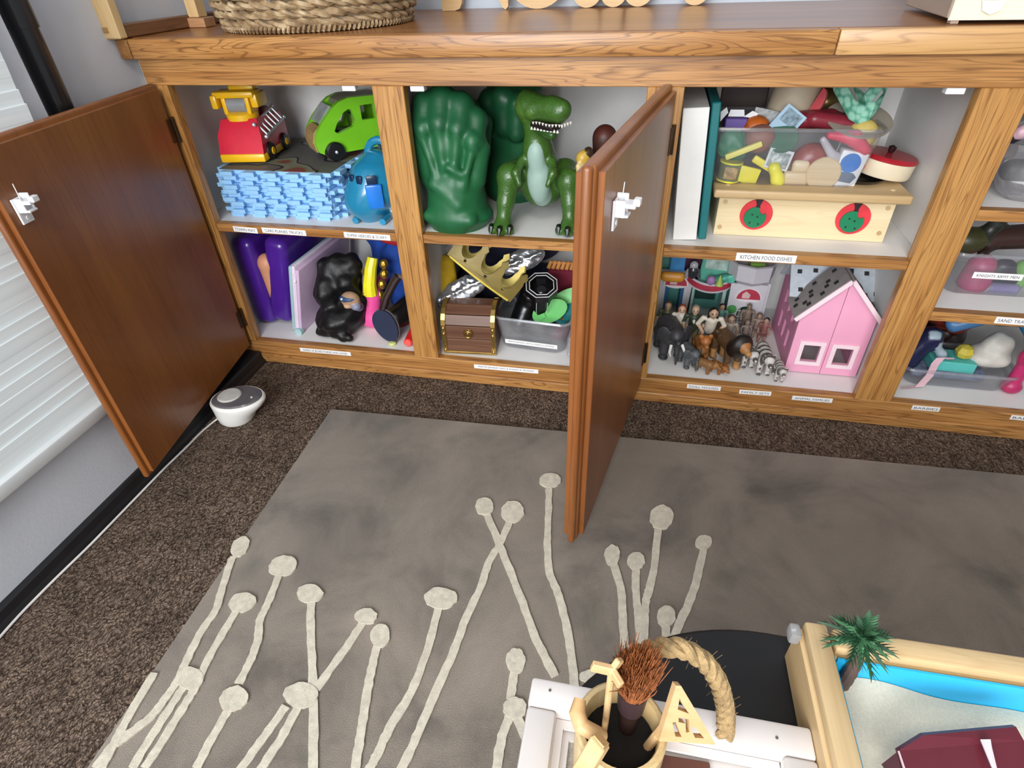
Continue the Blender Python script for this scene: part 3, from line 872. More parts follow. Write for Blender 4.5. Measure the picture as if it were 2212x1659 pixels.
soft('body', [('e', (0, 0, .058), (.047, .054, .050), None, 'ffffff'), ('e', (-.014, -.030, .038), (.034, .030, .034), None, 'ffffff'), ('c', (-.01, -.02, .012), (.015, .03, .012), .018, .018, 'ffffff'), ('c', (.02, .03, .07), (.05, .10, .085), .03, .012, 'ffffff'), ('e', (.005, .01, .100), (.018, .02, .014), None, 'ffffff')], .0032, BT, .014, parent=t)
hd = MB(); hd.tube([(.014 + .024 * math.cos(a), .012, .102 + .028 * math.sin(a)) for a in np.linspace(-.2, math.pi + .2, 16)], .007, 10)
hd.build('rotor_handle', BT, t)
for a in (212, 238, 262):
    ar = math.radians(a)
    c = V((.0420 * math.cos(ar), .0490 * math.sin(ar), .076))
    MB(tr(c) @ rotz(a - 90)).box((0, 0, 0), (.012, .006, .020), .0028, 3).build('window', NAVY, t)
ar = math.radians(292)
MB(tr(.048 * math.cos(ar), .0525 * math.sin(ar), .052) @ rotz(292 - 270) @ rotx(4)).box((0, 0, 0), (.028, .008, .042), .003, 2).build('door_panel', BB, t)
MB(tr(.046 * math.cos(ar), .054 * math.sin(ar), .080) @ rotz(292 - 270)).box((0, 0, 0), (.018, .004, .015), .0019, 2).build('window', NAVY, t)
sk = MB()
for s in (-1, 1): sk.tube([(s * .026 - .004, -.045, .006), (s * .026 - .004, .05, .006)], .006, 8)
sk.build('skid', BT, t)
p = fz(845, 470, ZS)
tag(MB().ell((0, 0, .0135), (.0135, .0135, .0135), 16).tube([(.0, 0, .020), (.004, .004, .028)], .004, 8).build('toy_ball', pm('white_glossy_plastic', 'ece6e2', .3), loc=(p.x + .006, p.y + .01, ZS + .0004)), 'small white plastic ball at the foot of the first oak post', 'ball')

# ================================================================== BAY 1, lower shelf
PUR = pm('purple_glossy_plastic', '4a1f8e', 0.28, var=0.06, coat=0.35)
t = thing('purple_play_case', 'purple plastic play case with two rounded halves standing ajar', 'toy case', (0, 0.075, ZB))
def shell(T_):
    mb = MB(T_)
    mb.box((0, .120, .119), (.060, .24, .236), .020, 5)
    return mb
shell(tr(-.0190, 0, 0.001)).build('left_half', PUR, t)
h2 = shell(tr(.0235, 0.004, 0.008) @ roty(12))
for k in range(5):
    h2.tube([(-.020, .05 + .018 * k, .2370), (.020, .05 + .018 * k, .2370)], .003, 6)
h2.build('right_half', PUR, t)
PEACH = pm('peach_soft_vinyl', 'd99a78', 0.5, var=0.05, sss=.1)
tag(soft('peach_doll', [('c', (0, 0, .03), (.006, .0, .125), .012, .021, 'ffffff'), ('e', (.008, .0, .135), (.022, .02, .022), None, 'ffffff')], .004, PEACH, .01, origin=(.020, .096, ZB + .040)), 'peach coloured vinyl doll limb wedged in the purple case', 'doll')
# lilac hard case of three layers
LIL = pm('lilac_plastic', 'cdb2cf', 0.45, var=0.04); LILW = pm('pale_lilac_plastic', 'e3d5e6', 0.4, var=0.04); TEAL = pm('pale_teal_plastic', '9fbfc4', 0.45, var=0.04)
t = thing('lilac_play_folder', 'flat lilac and pale teal toy folder leaning on the purple case', 'toy case', (0.066, 0.062, ZB), (0, math.radians(13), Zr(-3)[2]))
MB().bounds(0, .009, 0, .25, .004, .190, .003, 2).build('back_board', TEAL, t)
MB().bounds(.0095, .0190, -.002, .25, .002, .195, .003, 2).build('middle_board', LILW, t)
fb = MB().bounds(.020, .0320, -.006, .25, .004, .190, .003, 2).build('front_board', LIL, t)
MB().bounds(.0195, .0250, -.0085, -.004, .012, .180, .001, 1).build('edge_strip', LILW, fb)
MB().cyl((.026, -.014, .012), (.026, -.002, .012), .010, n=18).build('hinge_knob', TEAL, fb)
MB().ell((.0225, -.009, .160), .004, 8).build('snap_button', WPL, fb)
# black bag
BLK = pm('black_glossy_leatherette', '09090b', 0.5, var=0.2, coat=0.0, bump=.7, bscale=45)
p = fz(722, 737, ZB)
tag(soft('black_bag', [('e', (.0, .055, .040), (.060, .060, .040), None, '0b0b0d'), ('e', (-.022, .075, .10), (.036, .05, .055), None, '0b0b0d'), ('e', (.002, .105, .125), (.052, .045, .060), None, '0b0b0d'), ('c', (-.02, .09, .155), (.03, .11, .165), .028, .026, '0b0b0d'), ('c', (.03, .07, .13), (.058, .08, .075), .018, .014, '0b0b0d'), ('e', (.035, .075, .055), (.035, .04, .045), None, '0b0b0d'), ('c', (-.045, .02, .012), (.04, .005, .012), .012, .012, '0b0b0d')], .0042, BLK, .012,
         origin=(p.x, p.y - .002, ZB + .001), disp=lambda P: .0050 * noise3(P, 95, 4) + .0010 * noise3(P, 230, 14)), 'crumpled shiny black bag on the bottom left shelf', 'bag')
# blue plush with a red beak shape, behind
BLUEC = pm('royal_blue_cloth', '16439a', 0.85, var=0.25, scale=30, bump=.3); REDC = pm('red_cloth', 'b01c26', 0.8, var=0.2, bump=.2)
t = thing('blue_costume', 'royal blue cloth costume with a red trim behind the black bag', 'costume', (.285, .268, ZB))
soft('cloth', [('e', (0, 0, .10), (.055, .05, .10), None, 'ffffff'), ('e', (.03, -.03, .13), (.04, .05, .07), None, 'ffffff'), ('c', (-.03, .02, .20), (.04, .02, .22), .05, .05, 'ffffff'), ('c', (.03, -.05, .03), (.05, -.05, .1), .03, .03, 'ffffff')], .006, BLUEC, .02, parent=t, disp=lambda P: .005 * noise3(P, 60, 9))
soft('trim', [('c', (.015, -.06, .205), (.07, -.05, .195), .012, .016, 'ffffff'), ('c', (.045, -.035, .235), (.085, -.02, .235), .022, .022, 'ffffff')], .005, REDC, .01, parent=t)
# little head with a blue mask
p = fy(757, 648, .066)
tag(soft('figure_head', [('e', (0, 0, 0), (.024, .018, .022), None, 'b08e72'), ('e', (-.004, -.008, .008), (.021, .012, .006), None, '2e4a72'), ('e', (.016, -.008, -.012), (.012, .012, .010), None, '8d8fa6'), ('e', (-.012, -.016, .009), (.004, .003, .003), None, 'e8eef2'), ('e', (-.004, -.014, -.010), (.009, .007, .006), None, 'c9a37e'), ('c', (.008, .004, -.008), (.012, .012, -.024), .012, .012, '6d6f88')], .0022, colmat('painted_figure'), .004, origin=(p.x, p.y, p.z)),
    'small figure head with a painted blue eye mask lying in the black bag', 'toy figure')
# pink dress-up shoe with a yellow strap and gold frill
PINK = pm('hot_pink_plastic', 'f0559f', .3, coat=.3); YELS = pm('lemon_yellow_plastic', 'efe22c', .35); GOLDF = pm('gold_foil', 'b8923a', .3, .75, var=.3, scale=80, bump=.4)
p = fz(800, 708, ZB)
t = thing('pink_dress_up_shoe', 'hot pink dress up shoe with a lemon yellow strap and gold frill', 'shoe', (p.x + .008, p.y - .008, ZB), Zr(-4))
t.scale = (1.22, 1.1, 1.08)
soft('toe', [('c', (-.006, .016, .023), (.002, .026, .082), .022, .019, 'ffffff'), ('c', (-.010, .018, .020), (.014, .020, .020), .020, .020, 'ffffff'), ('c', (.002, .026, .080), (.006, .09, .10), .014, .012, 'ffffff')], .003, PINK, .01, parent=t)
st = MB(); st.tube([(.004, .016, .088), (.007, .016, .115), (.012, .024, .150), (.016, .034, .172)], [.016, .0135, .0125, .011], 10)
st.build('strap', YELS, t)
for s in (-1, 1):
    f = MB()
    pts = [(.004 + s * .013, .032, .080), (.008 + s * .017, .036, .105), (.012 + s * .020, .040, .130), (.016 + s * .016, .046, .152)]
    for q in pts: f.ell(q, (.009, .012, .012), 8)
    f.build('frill', GOLDF, t)
MB().tube([(-.012, .008, .060), (-.014, .006, .080), (-.004, .002, .094), (.006, .004, .092)], .002, 6).build('gold_edge', GOLDF, t)
# dark shoe: navy sole to the viewer, brown heel strap
NAVC = pm('navy_rubber_sole', '19233f', .7, var=.1); BRN = pm('dark_brown_leather', '2c1c1a', .4, var=.2); RIM = pm('grey_brown_welt', '6c5f5c', .6)
p = fz(845, 739, ZB)
t = thing('dark_heeled_shoe', 'dark brown heeled shoe lying with its navy oval sole to the front', 'shoe', (p.x - .004, p.y + .006, ZB + .002))
ST = tr(0, .0, .034) @ roty(-28) @ rotx(-10)
def ov(rx, rz): return [(rx * math.cos(a) * (1 + .12 * math.sin(a)), rz * math.sin(a)) for a in np.linspace(0, 2 * math.pi, 28, endpoint=False)]
MB(ST @ R90).plate(ov(.0310, .0430), t=.006, T=tr(0, .008, .0)).build('sole', NAVC, t)
MB(ST @ R90).plate(ov(.0325, .0445), t=.004, T=tr(0, .008, -.0042)).build('welt', RIM, t)
soft('upper', [('c', (.01, .03, .045), (.045, .09, .060), .030, .034, '0c0a0c'), ('e', (.045, .10, .10), (.020, .04, .03), None, '2b2320')], .0045, colmat('dark_shoe', .3), .01, parent=t)
MB().tube([(-.012, .012, .078), (.0, .020, .11), (.020, .035, .145), (.030, .04, .158)], [.009, .009, .010, .011], 10).build('heel', BRN, t)
MB().tube([(.030, .04, .158), (.045, .05, .150), (.05, .06, .12)], .007, 8).build('ankle_strap', RIM, t)
p = fz(886, 752, ZB)
t = thing('red_tube', 'short red plastic tube lying beside the first oak post', 'tube', (p.x - .006, p.y + .006, ZB))
MB().tube([(0, 0, .0115), (-.006, .06, .0115)], .011, 18).build('barrel', pm('bright_red_plastic', 'e52a2a', .35, coat=.2), t)
MB().disc((0, -.0015, .0115), (0.1, -1, 0), .0085, .004, bev=.001).build('end_cap', pm('pale_red_plastic', 'f0605a', .4), t)
MB().lathe([(.004, .0), (.009, .002), (.009, .005), (0, .006)], 14)
tag(MB().lathe([(.0, .0), (.009, .0), (.010, .003), (.007, .006), (0, .0065)], 16).build('lime_bead', pm('pale_lime_plastic', 'c9d27c', .5), loc=fz(848, 743, ZB + .0003)), 'flat pale lime bead under the navy shoe sole', 'bead')

# ================================================================== BAY 2, upper shelf
FISTM = colmat('dark_green_foam_skin', .42, .12, 25, bump=.15, spec=.4)
GF, GF2 = '21603a', '1b5433'
def fist_prims():
    P = [('c', (0, 0, .020), (0, .0, .075), .066, .058, GF), ('e', (0, 0, .012), (.076, .062, .022), None, GF), ('e', (-.004, .012, .150), (.072, .055, .072), None, GF), ('e', (-.012, .006, .105), (.06, .05, .04), None, GF)]
    # fingers curled over the top, knuckle ridges and tendons down the back of the hand
    for x, z, r in [(-.050, .222, .024), (-.014, .232, .026), (.024, .222, .024), (.054, .198, .020)]:
        P += [('c', (x, -.020, z - .035), (x * .96, .006, z), r * .92, r, GF2), ('c', (x * .96, .006, z), (x * .9, .060, z - .020), r, r * .9, GF2), ('c', (x * .9, .06, z - .02), (x * .85, .062, z - .075), r * .9, r * .8, GF2)]
        P += [('c', (x * .95, -.034, z - .045), (x * .55, -.044, z - .115), .0085, .006, GF)]
    P += [('e', (x, -.030, z), (.013, .012, .014), None, GF) for x, z in [(-.046, .188), (-.013, .196), (.022, .188), (.050, .168)]]
    P += [('c', (-.062, -.014, .165), (-.050, -.006, .085), .020, .020, GF), ('c', (.062, -.012, .150), (.046, -.01, .09), .018, .022, GF)]
    P += [('c', (-.030, -.045, .088), (.020, -.050, .050), .012, .010, GF), ('c', (.004, -.050, .122), (.028, -.046, .108), .006, .005, GF), ('c', (-.05, -.045, .022), (.04, -.05, .018), .012, .014, GF)]
    return P
f1 = soft('foam_fist', fist_prims(), .0036, FISTM, .010, origin=(.546, .072, ZS + .010), disp=lambda P: .0006 * noise3(P, 160, 2))
tag(f1, 'giant dark green foam fist standing at the front of the shelf', 'toy fist')
f2 = f1.copy(); COL.objects.link(f2); f2.location = (.626, .265, ZS + .010); f2.rotation_euler = Zr(165)
tag(f2, 'second giant green foam fist half hidden behind the green dinosaur', 'toy fist')
# green tyrannosaur
REXM = colmat('green_dinosaur_vinyl', .28, .22, 120, bump=.35, coat=.2)
G1, G2, G3, GB = '3d6225', '325520', '4b702a', '94aea3'
t = thing('toy_dinosaur', 'green plastic tyrannosaur with open toothy jaws and a pale belly', 'toy dinosaur', (.716, .085, ZS + .0005))
pr = [('c', (.004, .035, .075), (0, .0, .155), .046, .030, G1), ('c', (0, .0, .155), (-.006, -.008, .205), .024, .021, G1),
      ('e', (-.014, -.006, .230), (.028, .030, .027), None, G3), ('c', (-.010, -.014, .234), (.046, -.046, .231), .024, .020, G1), ('c', (.034, -.040, .242), (.055, -.050, .236), .014, .015, G1),
      ('c', (-.010, -.008, .206), (.034, -.040, .190), .014, .010, G2), ('e', (-.004, -.036, .226), (.010, .009, .010), None, G3), ('e', (-.022, -.006, .248), (.010, .012, .012), None, G1),
      ('c', (-.040, .03, .095), (-.055, -.012, .105), .034, .026, G1), ('c', (-.055, -.015, .100), (-.062, -.028, .055), .024, .017, G1), ('c', (-.062, -.028, .055), (-.066, -.040, .016), .016, .015, G1),
      ('c', (.050, .03, .095), (.062, .0, .095), .034, .024, G1), ('c', (.062, -.002, .095), (.068, -.014, .055), .022, .017, G1), ('c', (.068, -.014, .055), (.070, -.026, .016), .016, .015, G1),
      ('c', (.006, .07, .07), (.03, .17, .04), .042, .022, G2), ('c', (.03, .17, .04), (.05, .25, .02), .022, .010, G2)]
for cx, cy in ((-.066, -.044), (.070, -.030)):
    for s in (-1, 0, 1): pr.append(('c', (cx, cy, .014), (cx + s * .018, cy - (.026 if s == 0 else .018), .010), .013, .0095, G1))
for s in (-1, 1): pr += [('c', (.002 + s * .030, -.016, .135), (.0 + s * .036, -.042, .120), .009, .007, G1), ('c', (s * .036, -.042, .120), (s * .028, -.050, .100), .007, .005, G1)]
soft('body', pr, .0030, REXM, .009, parent=t)
soft('belly', [('e', (0, -.022, .148), (.017, .012, .028), None, GB), ('e', (.004, -.012, .100), (.024, .018, .045), None, GB), ('e', (.008, .004, .066), (.022, .018, .026), None, GB)], .003, colmat('pale_belly', .5, .1), .012, parent=t)
MB(tr(.022, -.038, .2065) @ rotz(-30)).box((0, 0, 0), (.054, .030, .014), .005, 2).build('mouth', pm('dark_mouth', '1a0f10', .4), t)
tt = MB()
for k in range(9):
    f_ = k / 8
    q = V((-.006 + .052 * f_, -.034 - .024 * f_, .0))
    tt.lathe([(.0026, 0), (.0016, -.0025), (.0002, -.005)], 6, c=(q.x + .006, q.y - .012, .2135 + .001 * math.sin(k)))
    tt.lathe([(.0026, 0), (.0016, .0025), (.0002, .005)], 6, c=(q.x + .002, q.y - .006, .1990))
for k in range(4): tt.lathe([(.0026, 0), (.0016, -.004), (.0002, -.0062)], 6, c=(.056 + .004 * k, -.066 + .009 * k, .2135))
tt.build('teeth', pm('ivory_teeth', 'eeeade', .3), t)
for cx, cy in ((-.066, -.044), (.070, -.030)):
    for s in (-1, 0, 1):
        e = V((cx + s * .019, cy - (.030 if s == 0 else .021), .012))
        MB().tube([e + V((0, .006, .004)), e + V((0, -.004, .004)), e + V((0, -.010, -.006))], [.007, .006, .001], 8).build('claw', pm('dark_claw', '12180f', .25), t)
# golden figure by the door
p = fy(1246, 345, .075)
t = thing('golden_figurine', 'small golden figurine peeking out beside the middle cabinet doors', 'toy figure', (p.x + .010, .085, ZS + .0004))
gz = p.z - ZS
soft('body', [('e', (0, 0, gz), (.013, .012, .014), None, 'c9a545'), ('c', (-.006, -.012, gz - .012), (-.004, -.010, gz - .02), .006, .007, 'd9c08a'), ('c', (.004, .004, gz - .02), (.006, .006, .06), .016, .022, 'a58436'), ('c', (.0, .0, .06), (-.006, 0, .008), .012, .009, '6d5a2c'), ('c', (.014, .006, .06), (.018, .004, .008), .012, .009, '6d5a2c'), ('e', (.010, .006, gz + .008), (.010, .012, .012), None, '3a2a1c')], .003, colmat('gold_figure_paint', .35), .006, parent=t)
p = fy(1300, 292, .16)
tag(soft('brown_toy_animal', [('e', (0, 0, p.z - ZS), (.022, .022, .020), None, '5a2b22'), ('c', (0, 0, p.z - ZS - .01), (.01, .01, .03), .024, .028, '4a261e')], .004, colmat('brown_vinyl', .5), .008, origin=(p.x + .006, .16, ZS + .0004)), 'dark reddish brown toy animal behind the middle cabinet doors', 'toy animal')

# ================================================================== BAY 2, lower shelf
# treasure chest
CHW = wood('chest_walnut', 'x', '3b2216', '5d3a28', '74503a', across=50, seed=6, rough=.55, line=.4)
GOLD = pm('polished_brass', 'c9a860', .25, .9, var=.15); BRZ = pm('worn_brass', 'a2804a', .35, .9, var=.2)
a = fz(955, 763, ZB); b_ = fz(1075, 767, ZB)
cw = b_.x - a.x
t = thing('treasure_chest', 'small wooden treasure chest with brass bands and a domed lid', 'toy chest', (a.x + .004, a.y + .004, ZB), Zr(4))
cw -= .006
dpt, bh = .100, .078
for k in range(2):
    MB().bounds(.006, cw - .006, 0, dpt, .006 + k * .035, .006 + k * .035 + .034, .0015, 1).build('plank', CHW, t)
rc = dpt / 2
for k in range(5):
    a0, a1 = math.pi - math.pi * k / 5, math.pi - math.pi * (k + 1) / 5
    q = [(.006, rc + rc * math.cos(a0 - .02), bh + .040 * math.sin(a0 - .02)), (.006, rc + rc * math.cos(a1 + .02), bh + .040 * math.sin(a1 + .02)), (.006, rc + (rc - .01) * math.cos(a1 + .02), bh + .032 * math.sin(a1 + .02)), (.006, rc + (rc - .01) * math.cos(a0 - .02), bh + .032 * math.sin(a0 - .02))]
    q2 = [(cw - .006, y, z) for _, y, z in q]
    MB().add(q + q2, [(3, 2, 1, 0), (4, 5, 6, 7)] + [(i, (i + 1) % 4, (i + 1) % 4 + 4, i + 4) for i in range(4)]).build('lid_slat', CHW, t)
arc = [(rc + rc * .97 * math.cos(x), bh + .0385 * math.sin(x)) for x in np.linspace(0, math.pi, 13)]
for x0 in (.002, cw - .009):
    MB().plate([(dpt - .001, .004), (dpt - .001, bh)] + arc + [(.001, bh), (.001, .004)], t=.007, T=tr(x0, 0, 0) @ Matrix(((0, 0, 1, 0), (1, 0, 0, 0), (0, 1, 0, 0), (0, 0, 0, 1)))).build('end_board', CHW, t)
    st = MB()
    pts = [(x0 + .0035, -.0018, .003), (x0 + .0035, -.0018, bh)] + [(x0 + .0035, rc + (rc + .0015) * math.cos(x), bh + .0415 * math.sin(x)) for x in np.linspace(math.pi, 0, 11)]
    for i in range(len(pts) - 1):
        d_ = V(pts[i + 1]) - V(pts[i]); mid_ = (V(pts[i]) + V(pts[i + 1])) / 2
        st.box((0, 0, 0), (.010, .0025, d_.length + .001), T=tr(mid_) @ Matrix.Rotation(math.atan2(-d_.y, d_.z), 4, 'X'))
    st.build('brass_band', GOLD, t)
    for z in (.010, .055, .070): MB().ell((x0 + .0035, -.0035, z), (.0045, .003, .0045), 10).build('rivet', GOLD, t)
MB().bounds(0, cw, -.003, .002, .0008, .007, .001, 1).build('brass_foot', GOLD, t)
lk = MB().disc((cw / 2, -.002, .058), (0, 1, 0), .012, .003, bev=.0008).ell((cw / 2, -.005, .060), .004, 10); lk.tube([(cw / 2 + .008 * math.cos(x), -.004, .056 + .008 * math.sin(x)) for x in np.linspace(0, 6.283, 15)[:-1]], .0014, 6, closed=True)
lk.build('lock_plate', BRZ, t)
# gold crown: curved band with scalloped points
CRG = pm('antique_gold_plastic', '7d6c36', .45, .3, var=.15, coat=.1)
t = thing('costume_tiara', 'gold plastic crown with curled points lying tilted above the treasure chest', 'crown', fy(1034, 604, .058))
t.scale = (.86, .86, .86)
def crown_out():
    o = [(-.108, 0), (.108, 0)]
    xs_ = [.098 - .0653 * k for k in range(4)]
    for k, x in enumerate(xs_):
        o += [(x + .0098, .05), (x + .006, .058), (x + .011, .067), (x, .078), (x - .011, .067), (x - .006, .058)]
        if k < 3: o += [(x - .03265 + .0225 * math.cos(a), .05 + .029 * math.sin(a)) for a in np.linspace(-.05, -math.pi + .05, 11)]
    o += [(-.1078, .05)]
    return o
holes = [[(x + .0045 * math.cos(a), .017 + .0045 * math.sin(a)) for a in np.linspace(0, 2 * math.pi, 9)[:-1]] for x in (-.058, .008, .066)]
def cwarp(p):
    R_ = .085; a = p.x / R_ * .42
    return ((R_ + p.z) * math.sin(a) / .44, p.y * 1.12, -(R_ - (R_ + p.z) * math.cos(a)))
CT = roty(0) @ rotx(-18) @ rotz(0)
# local frame: u along the band, v up, z to the viewer; then turn so that the band runs down to the right
Mf = Matrix(((1, 0, 0, 0), (0, 0, -1, 0), (0, 1, 0, 0), (0, 0, 0, 1)))
CT = roty(38) @ rotx(-14) @ Mf
MB(CT).plate(crown_out(), holes, t=.004, warp=cwarp).build('front_band', CRG, t)
def cback(p):
    q = cwarp(p); return (q[0] * .9, q[1], -.075 - q[2] * .6)
MB(CT).plate(crown_out(), (), t=.004, warp=cback).build('back_band', pm('pale_gold_plastic', 'c8b45c', .45, .2), t)
rim = MB(CT); rim.tube([cwarp(V((x, .001, .004))) for x in np.linspace(-.098, .098, 15)], .0032, 8); rim.build('rim', pm('yellow_gold_edge', 'dcc65a', .4, .2), t)
# silver toy swords (foil blades)
FOIL = pm('crumpled_silver_foil', 'bcc0c6', .24, .9, var=.2, scale=40, bump=.5, bscale=70)
def sword(label, p0, p1, w_, tip):
    a = V(p0); b = V(p1); d = b - a; L = d.length
    M_ = tr(a) @ d.to_track_quat('X', 'Z').to_matrix().to_4x4()
    t_ = thing('toy_sword', label, 'toy sword', a, group='silver toy swords')
    M_ = tr(-a) @ M_ @ rotx(62)
    bl = [('e', tuple((M_ @ V((L * .5, 0, .006)))), (L * .55, w_, .009), (M_.to_3x3()).to_4x4(), 'ffffff'), ('c', tuple(M_ @ V((L * .05, 0, .012))), tuple(M_ @ V((L * .95, 0, .012))), .006, .005, 'ffffff')]
    soft('blade', bl, .0026, FOIL, .003, parent=t_, disp=lambda P: .0022 * noise3(P, 170, int(L * 9999)) + .0012 * noise3(P, 420, 3))
    MB(M_).ell((-.010, 0, .006), (.016, .013, .012), 10).build('pommel', FOIL, t_)
    return t_
sword('silver foil toy sword lying just above the treasure chest', fy(958, 645, .098), fy(1050, 602, .130), .028, 0)
sword('silver foil toy sword pointing up to the right behind the gold crown', fy(1078, 582, .150), fy(1174, 545, .180), .026, 0)
p = fy(975, 533, .16)
tag(MB(tr(0, 0, 0) @ roty(-30)).box((0, 0, 0), (.034, .010, .020), .004, 2).build('foil_scabbard_tip', FOIL, loc=p), 'crumpled foil tip sticking up at the left end of the crown', 'foil')
# cloths behind
YCL = pm('mustard_yellow_cloth', 'c9a31c', .85, var=.25, scale=25, bump=.3); NVC = pm('midnight_blue_cloth', '11142e', .8, var=.3, bump=.3)
p = fy(940, 620, .15)
tag(soft('yellow_cloth', [('c', (0, 0, .02), (0, 0, p.z - ZB), .03, .028, 'fff'*2), ('c', (.02, .0, .03), (.03, .01, .17), .03, .02, 'ffffff'), ('c', (-.01, -.02, .02), (.02, -.01, .02), .02, .02, 'ffffff')], .005, YCL, .015, origin=(p.x + .004, .15, ZB + .001), disp=lambda P: .004 * noise3(P, 90, 5)), 'mustard yellow cloth bunched beside the first oak post', 'cloth')
tag(soft('navy_cloth', [('c', (-.10, 0, .06), (.11, .02, .06), .06, .06, 'ffffff'), ('c', (-.09, .01, .16), (.07, .02, .20), .05, .06, 'ffffff'), ('c', (-.02, .0, .235), (.10, .03, .235), .025, .025, 'ffffff')], .007, NVC, .02, origin=(.615, .27, ZB + .001), disp=lambda P: .006 * noise3(P, 60, 6)), 'midnight blue cloak heaped behind the crown and swords', 'cloth')
# clear storage bin with dress-up pieces
CLR = clear('frosted_clear_plastic', (.90, .91, .94), .20, (.72, .73, .76)); CLR2 = clear('clear_bin_plastic', (.95, .96, .98), .075, (.8, .81, .85))
def bin_(name, label, c, sx, sy, h, mat, tap=.86, lip=.010, group=None, rot=0):
    """open tapered storage bin: base plate, thin wall, rolled rim"""
    t_ = thing(name, label, 'storage bin', c, Zr(rot), group)
    def ring(kx, z, n=6, rr=.022):
        o = []
        for sx_, sy_, a0 in ((1, 1, 0), (-1, 1, 90), (-1, -1, 180), (1, -1, 270)):
            for i in range(n):
                a = math.radians(a0 + 90 * i / (n - 1))
                o.append(V((sx_ * (sx / 2 * kx - rr) + rr * math.cos(a), sy_ * (sy / 2 * kx - rr) + rr * math.sin(a), z)))
        return o
    levels = [(tap * .94, 0.0), (tap, .006), (tap + (1 - tap) * .72, h * .70), (tap + (1 - tap) * .80, h * .72), (1.0, h)]
    mb = MB(); rs = [ring(k, z) for k, z in levels]; m = len(rs[0])
    vs_ = [p_ for r_ in rs for p_ in r_]
    fs_ = [(i * m + k, i * m + (k + 1) % m, (i + 1) * m + (k + 1) % m, (i + 1) * m + k) for i in range(len(rs) - 1) for k in range(m)]
    fs_.append(tuple(range(m))[::-1])
    mb.add(vs_, fs_); w_ = mb.build('wall', mat, t_, ang=40)
    rm = MB(); rm.tube(ring(1.015, h), .0035, 6, closed=True); rm.build('rim', mat, t_)
    return t_
a = fz(1090, 748, ZB); b_ = fz(1212, 768, ZB)
bc = V(((a.x + b_.x) / 2 + .004, .140, ZB + .0005))
bn = bin_('clear_bin', 'small frosted clear bin of dress up pieces beside the treasure chest', bc, .180, .170, .088, CLR, rot=-4)
tp = MB().box((0, -.0800, .024), (.128, .0012, .011), .0003, 1).build('label_tape', TAPE, bn)
lettering(tp, 'PIRATES JEWELRY HATS & WANDS & CROWNS', (0, -.0809, .024), .112, .0055)
tag(soft('black_hat', [('c', (-.045, -.01, .03), (-.020, .02, .10), .028, .030, '0c0c0e'), ('c', (-.02, .0, .10), (.0, .0, .115), .022, .016, '0c0c0e'), ('e', (.012, -.005, .09), (.012, .014, .028), None, '17171a')], .004, colmat('black_satin', .25, coat=.3), .01, origin=(bc.x, bc.y, ZB + .008)), 'shiny black hat standing in the small clear bin', 'hat')
p = fy(1167, 640, .150)
t = thing('toy_flashlight', 'black octagonal toy flashlight with white edge lines standing in the bin', 'toy flashlight', (p.x, p.y + .005, ZB + .012), (math.radians(24), 0, math.radians(12)))
def octa(r, n=8): return [(r * math.cos(math.pi / 8 + i * math.pi / 4), r * math.sin(math.pi / 8 + i * math.pi / 4)) for i in range(8)]
MB().plate(octa(.022), t=.15).build('grip', pm('black_gloss_plastic', '0c0c0e', .25), t)
MB().plate(octa(.038), [octa(.028)], t=.020, T=tr(0, 0, .150)).plate(octa(.029), t=.004, T=tr(0, 0, .148)).build('head', pm('black_gloss_plastic', '0c0c0e', .25), t)
wl_ = MB()
for r_ in (.0375, .0295): wl_.tube([(x, y, .1705) for x, y in octa(r_)], .0011, 6, closed=True)
wl_.tube([(-.0125, -.0365, .150), (-.0125, -.026, .10)], .001, 6); wl_.tube([(.0125, -.0365, .150), (.0125, -.026, .10)], .001, 6)
wl_.build('edge_lines', pm('white_print', 'c9c9c9', .5), t)
MB().ell((0, 0, .154), (.015, .015, .006), 14).build('lens', pm('dark_lens', '1a1b20', .1, coat=.6), t)
GRD = pm('leaf_green_plastic', '5eb35c', .35, coat=.2)
p = fy(1188, 672, .105)
tag(MB(roty(-30) @ rotx(72)).plate([(.046 * math.cos(a), .026 * math.sin(a)) for a in np.linspace(0, 2 * math.pi, 28)[:-1]], t=.004).plate([(-.012, -.008), (-.03, -.012), (-.032, -.006), (-.012, .0)], t=.010).build('green_paddle', GRD, loc=(p.x, p.y, p.z)), 'leaf green oval plastic paddle lying on top of the small bin', 'toy paddle')
p = fy(1222, 638, .14)
tag(MB(roty(-24) @ rotx(66)).plate([(.042 * math.cos(a), .017 * math.sin(a)) for a in np.linspace(0, 2 * math.pi, 24)[:-1]], t=.004).build('green_paddle', pm('pale_green_plastic', '76c074', .35), loc=(p.x + .01, p.y, p.z)), 'pale green oval paddle behind the leaf green one', 'toy paddle')
p = fy(1215, 680, .135)
tag(soft('teal_scarf', [('c', (-.02, 0, .01), (.015, 0, .045), .016, .018, 'ffffff'), ('c', (.015, 0, .045), (.03, .01, .08), .016, .014, 'ffffff')], .004, pm('teal_cloth', '0c6f72', .7, var=.3, bump=.3), .01, origin=(p.x, p.y, ZB + .03), disp=lambda P: .003 * noise3(P, 140, 3)), 'teal scarf stuffed in the small clear bin', 'scarf')
p = fy(1205, 688, .115)
tag(MB().tube([(-.010, 0, .004), (0, -.004, .008), (.008, 0, .003), (.012, .004, -.004)], .003, 8).ell((.004, -.004, .006), .005, 8).build('gold_trinket', GOLD, loc=p), 'tiny gold trinket at the rim of the small bin', 'trinket')
